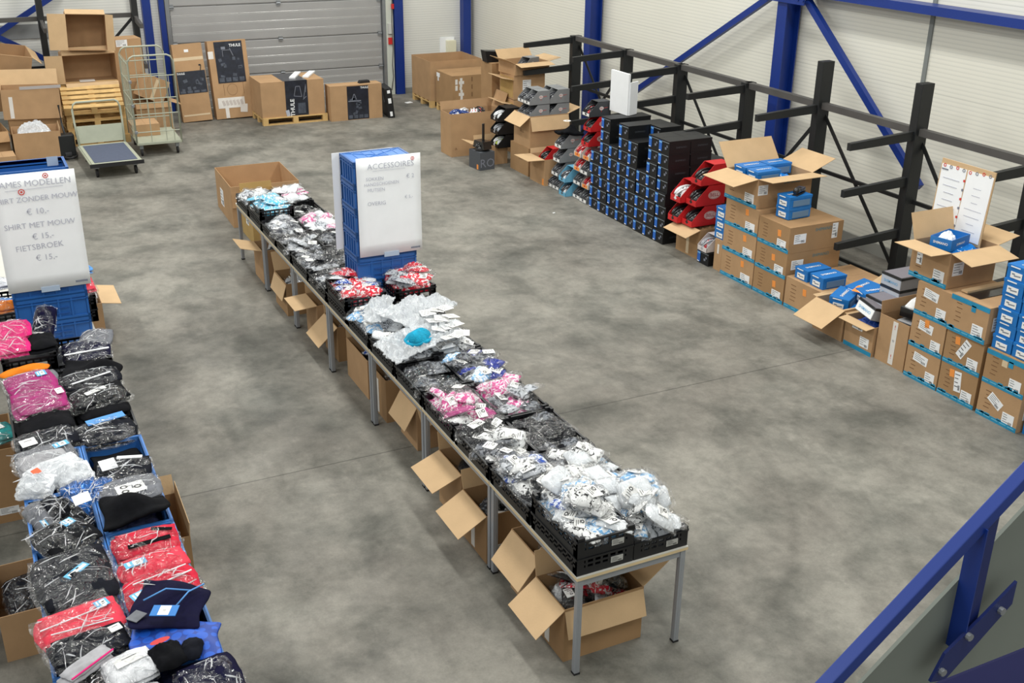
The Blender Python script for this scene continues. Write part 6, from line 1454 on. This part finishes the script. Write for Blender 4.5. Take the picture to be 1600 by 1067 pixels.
# size: x width, y (becomes height), z depth; rotated so that the mouth faces -Y
side_open('lower sideways cardboard box with dark hollow above the pallets', (2.06, 21.75, 1.25), (0.90, 0.50, 0.55), (R(90), 0, 0.02), {'xm': (-10, 0.30), 'yp': (-60, 0.22), 'ym': (40, 0.1)})
s = thing('paper_document', 'white delivery note stuck on the lower sideways box flap', 'paper', (2.0, 21.32, 1.02), 0, None, (0.1, 0, 0)); MB().bx(-0.13, 0.13, -0.07, 0.07, 0, 0.003).build('sheet', TAPEW, s)
side_open('upper sideways cardboard box gaping towards the hall', (2.12, 21.75, 1.86), (0.66, 0.62, 0.60), (R(88), 0.05, -0.06), {'xm': (4, 0.30), 'yp': (-72, 0.22), 'xp': (40, 0.16)})
carton('cardboard box with delivery note behind the roll cage, upper', (2.75, 21.6, 0.95), (0.50, 0.42, 0.75), 0.12, CARD, None, None, [('ym', -0.1, 0.68, 0.2, 0.12)])
carton('cardboard box behind the roll cage standing below the noted one', (2.78, 21.6, 0), (0.75, 0.55, 0.948), 0.0, CARD3)
carton('tilted cardboard box with clear tape resting behind the roll cage', (2.98, 21.1, 0.66), (0.42, 0.40, 0.42), 0.3, CARD, None, rot=(0, 0.45, 0.2), tapes=[('ym', -0.02, 0.2, 0.06, 0.38, TAPEC)])
carton('open cardboard box seen through the roll cage wires', (3.02, 21.05, 0.16), (0.62, 0.5, 0.48), 0.0, CARD, {'ym': (-70, 0.1), 'xp': (-20, 0.2)})
carton('flat cardboard box on the floor under the caged view box', (3.0, 21.05, 0), (0.7, 0.52, 0.155), 0.0, CARD3)
carton('small cardboard box loaded inside the roll cage', (2.72, 20.15, 0.247), (0.46, 0.5, 0.20), 0.0, CARD)
# --- left pile
carton('open cardboard box with white plastic spilling out below the left pile', (0.95, 20.05, 0), (0.74, 0.62, 0.50), -0.03, CARD, {'xp': (84, 0.05)}, topmat=CARD2)
o = pillow(0.5, 0.4, 0.14, 12, 12, 33, 0.03).build('plastic_sheet', FILMW, None, (0.92, 20.05, 0.46)); tag(o, 'crumpled white plastic sheet in the open box at far left', 'plastic')
fill('white packing plastic filling the open box at far left', 0.62, 1.28, 19.78, 20.32, 0.01, 0.46, M('white_plastic', (232, 230, 234), 0.4), 790, name='packing_plastic')
carton('large crushed cardboard box with ragged edge above the plastic-filled box', (0.98, 20.62, 0.60), (0.92, 0.50, 0.50), -0.06, CARD, {'xm': (35, 0.26), 'yp': (70, 0.26)}, rot=(0.0, 0.03, -0.06), tapes=[('ym', -0.32, 0.2, 0.06, 0.36, TAPEW)], topmat=CARD2)
MBp = MB().bx(-0.30, 0.35, -0.004, 0.004, 0, 0.05); s = thing('plastic_wrap', 'grey bubble wrap edge along the crushed box rim', 'plastic', (1.12, 20.36, 1.10), -0.06); MBp.build('wrap_edge', M('grey_wrap', (176, 170, 168), 0.4), s)
carton('cardboard box standing behind the plastic-filled one at far left', (1.0, 20.68, 0), (0.85, 0.5, 0.60), 0.0, CARD3)
carton('leaning cardboard box at the far left picture edge, top of pile', (0.66, 21.45, 1.16), (0.72, 0.55, 0.50), 0.15, CARD, {'xp': (-30, 0.2), 'ym': (-100, 0.2)}, rot=(0.25, 0.18, 0.15), topmat=CARD2)
carton('cardboard box under the leaning box at far left', (0.22, 21.5, 0.60), (0.7, 0.6, 0.60), 0.1, CARD3, {'ym': (-30, 0.25)}, topmat=CARD2)
carton('torn cardboard box low at the left picture edge', (0.28, 20.4, 0), (0.42, 0.75, 0.50), 0.1, CARD3, {'xp': (-55, 0.25), 'ym': (-50, 0.2)})
carton('small cardboard box at left edge before the plastic-filled box', (0.36, 19.5, 0), (0.38, 0.4, 0.24), 0.05, CARD)
s = thing('cable_coil', 'dark cable heap on the floor beside the platform truck', 'cable', (1.42, 19.95, 0.02))
MB().tube([(0.12 * math.cos(a), 0.35 * math.sin(a), 0.02 + 0.01 * (a % 2)) for a in [k * 0.6 for k in range(22)]], 0.018, 6).build('cable', RUBBER, s, smooth=True)
t = thing('pallet_truck', 'dark pallet truck half hidden left of the platform truck', 'trolley', (1.36, 20.35, 0), 0.05)
MB().bx(-0.08, 0.08, -0.5, 0.5, 0.06, 0.12).build('fork', BLACKM, t); MB().bx(-0.13, 0.13, -0.62, -0.42, 0.05, 0.42).build('pump_housing', BLACKM, t, bevel=0.02)
MB().tube([(-0.05, -0.58, 0.07), (0.05, -0.58, 0.07)], 0.07, 12).build('wheel', RUBBER, t); MB().tube([(0, -0.5, 0.4), (0, -0.3, 0.55), (0, -0.22, 0.85)], 0.018, 8).build('tiller', BLACKM, t)

# ================================================================== STAIR RAILING IN THE NEAR CORNER
Y0 = 1.8
t = thing('stair_railing', 'blue steel stair railing with square post and bolted plate, nearest object', 'railing', (2.2, Y0, 2.7))
def rp(x, z, y=0.0): return (x - 2.2, y, z - 2.7)
sl = (3.06 - 2.55) / (2.54 - 1.91)
def zz(x, off=0.0): return 2.555 + (x - 1.91) * sl + off
MB().beam(rp(1.2, zz(1.2)), rp(3.6, zz(3.6)), 0.042, 0.042).build('handrail', BLUES, t, bevel=0.004)
MB().bx(-0.028, 0.022, -0.014, 0.014, -0.44, 0.0).build('post', NAVYS, t, rp(2.43, zz(2.43, -0.02)))
MB().bx(0.022, 0.026, -0.03, 0.03, -0.46, -0.02).build('post_flange', BLUES, t, rp(2.37, zz(2.43, -0.02)))
pt = [(-0.14, -0.13), (-0.08, -0.145), (0.15, 0.06), (0.15, 0.14), (0.03, 0.05), (-0.10, -0.04)]
MB().prism(pt, -0.032, -0.022, 0, 'y').build('bolt_plate', NAVYS, t, rp(2.42, zz(2.42, -0.40)))
for (a, b) in ((-0.105, -0.10), (-0.02, -0.0), (0.10, 0.055)): MB().tube([(a, -0.045, b), (a, -0.032, b)], 0.012, 8).build('bolt', STEEL, t, rp(2.42, zz(2.42, -0.40)))
t = thing('stair_stringer', 'grey side panel of the stairs under the blue railing', 'stairs', (2.2, Y0 + 0.03, 2.3))
MB().prism([(-1.3, -1.6), (-1.3, 2.555 + (0.9 - 1.91) * sl - 2.3 - 0.215), (1.6, 2.555 + (3.8 - 1.91) * sl - 2.3 - 0.215), (1.6, -1.6)], 0, 0.012, 0, 'y').build('side_panel', M('grey_stair_panel', (118, 124, 116), 0.6, var=0.05, vscale=3), t)
t = thing('landing_beam', 'purple-blue steel landing beam crossing the bottom right corner', 'beam', (1.6, 0.55, 3.85))
MB().bx(-1.4, 1.2, -0.09, 0.09, -0.10, 0.0).build('beam', M('purple_blue_steel', (22, 24, 62), 0.75, spec=0.1, var=0.06, vscale=6), t, bevel=0.006)

# ================================================================== labels of look-alikes: told apart by height where they share a spot
_by = {}
for o in col.objects:
    if o.parent is None and o.get('label') and o.get('group'): _by.setdefault(o['label'], []).append(o)
for lab, os_ in _by.items():
    if 1 < len(os_) <= 5 and len(lab.split()) <= 14:
        os_.sort(key=lambda o: -o.location.z)
        for k, o in enumerate(os_): o['label'] = ('upper', 'lower')[k] + ' ' + lab if len(os_) == 2 else ('topmost', 'second-highest', 'third-highest', 'fourth-highest', 'lowest')[k if k < len(os_) - 1 else 4] + ' ' + lab
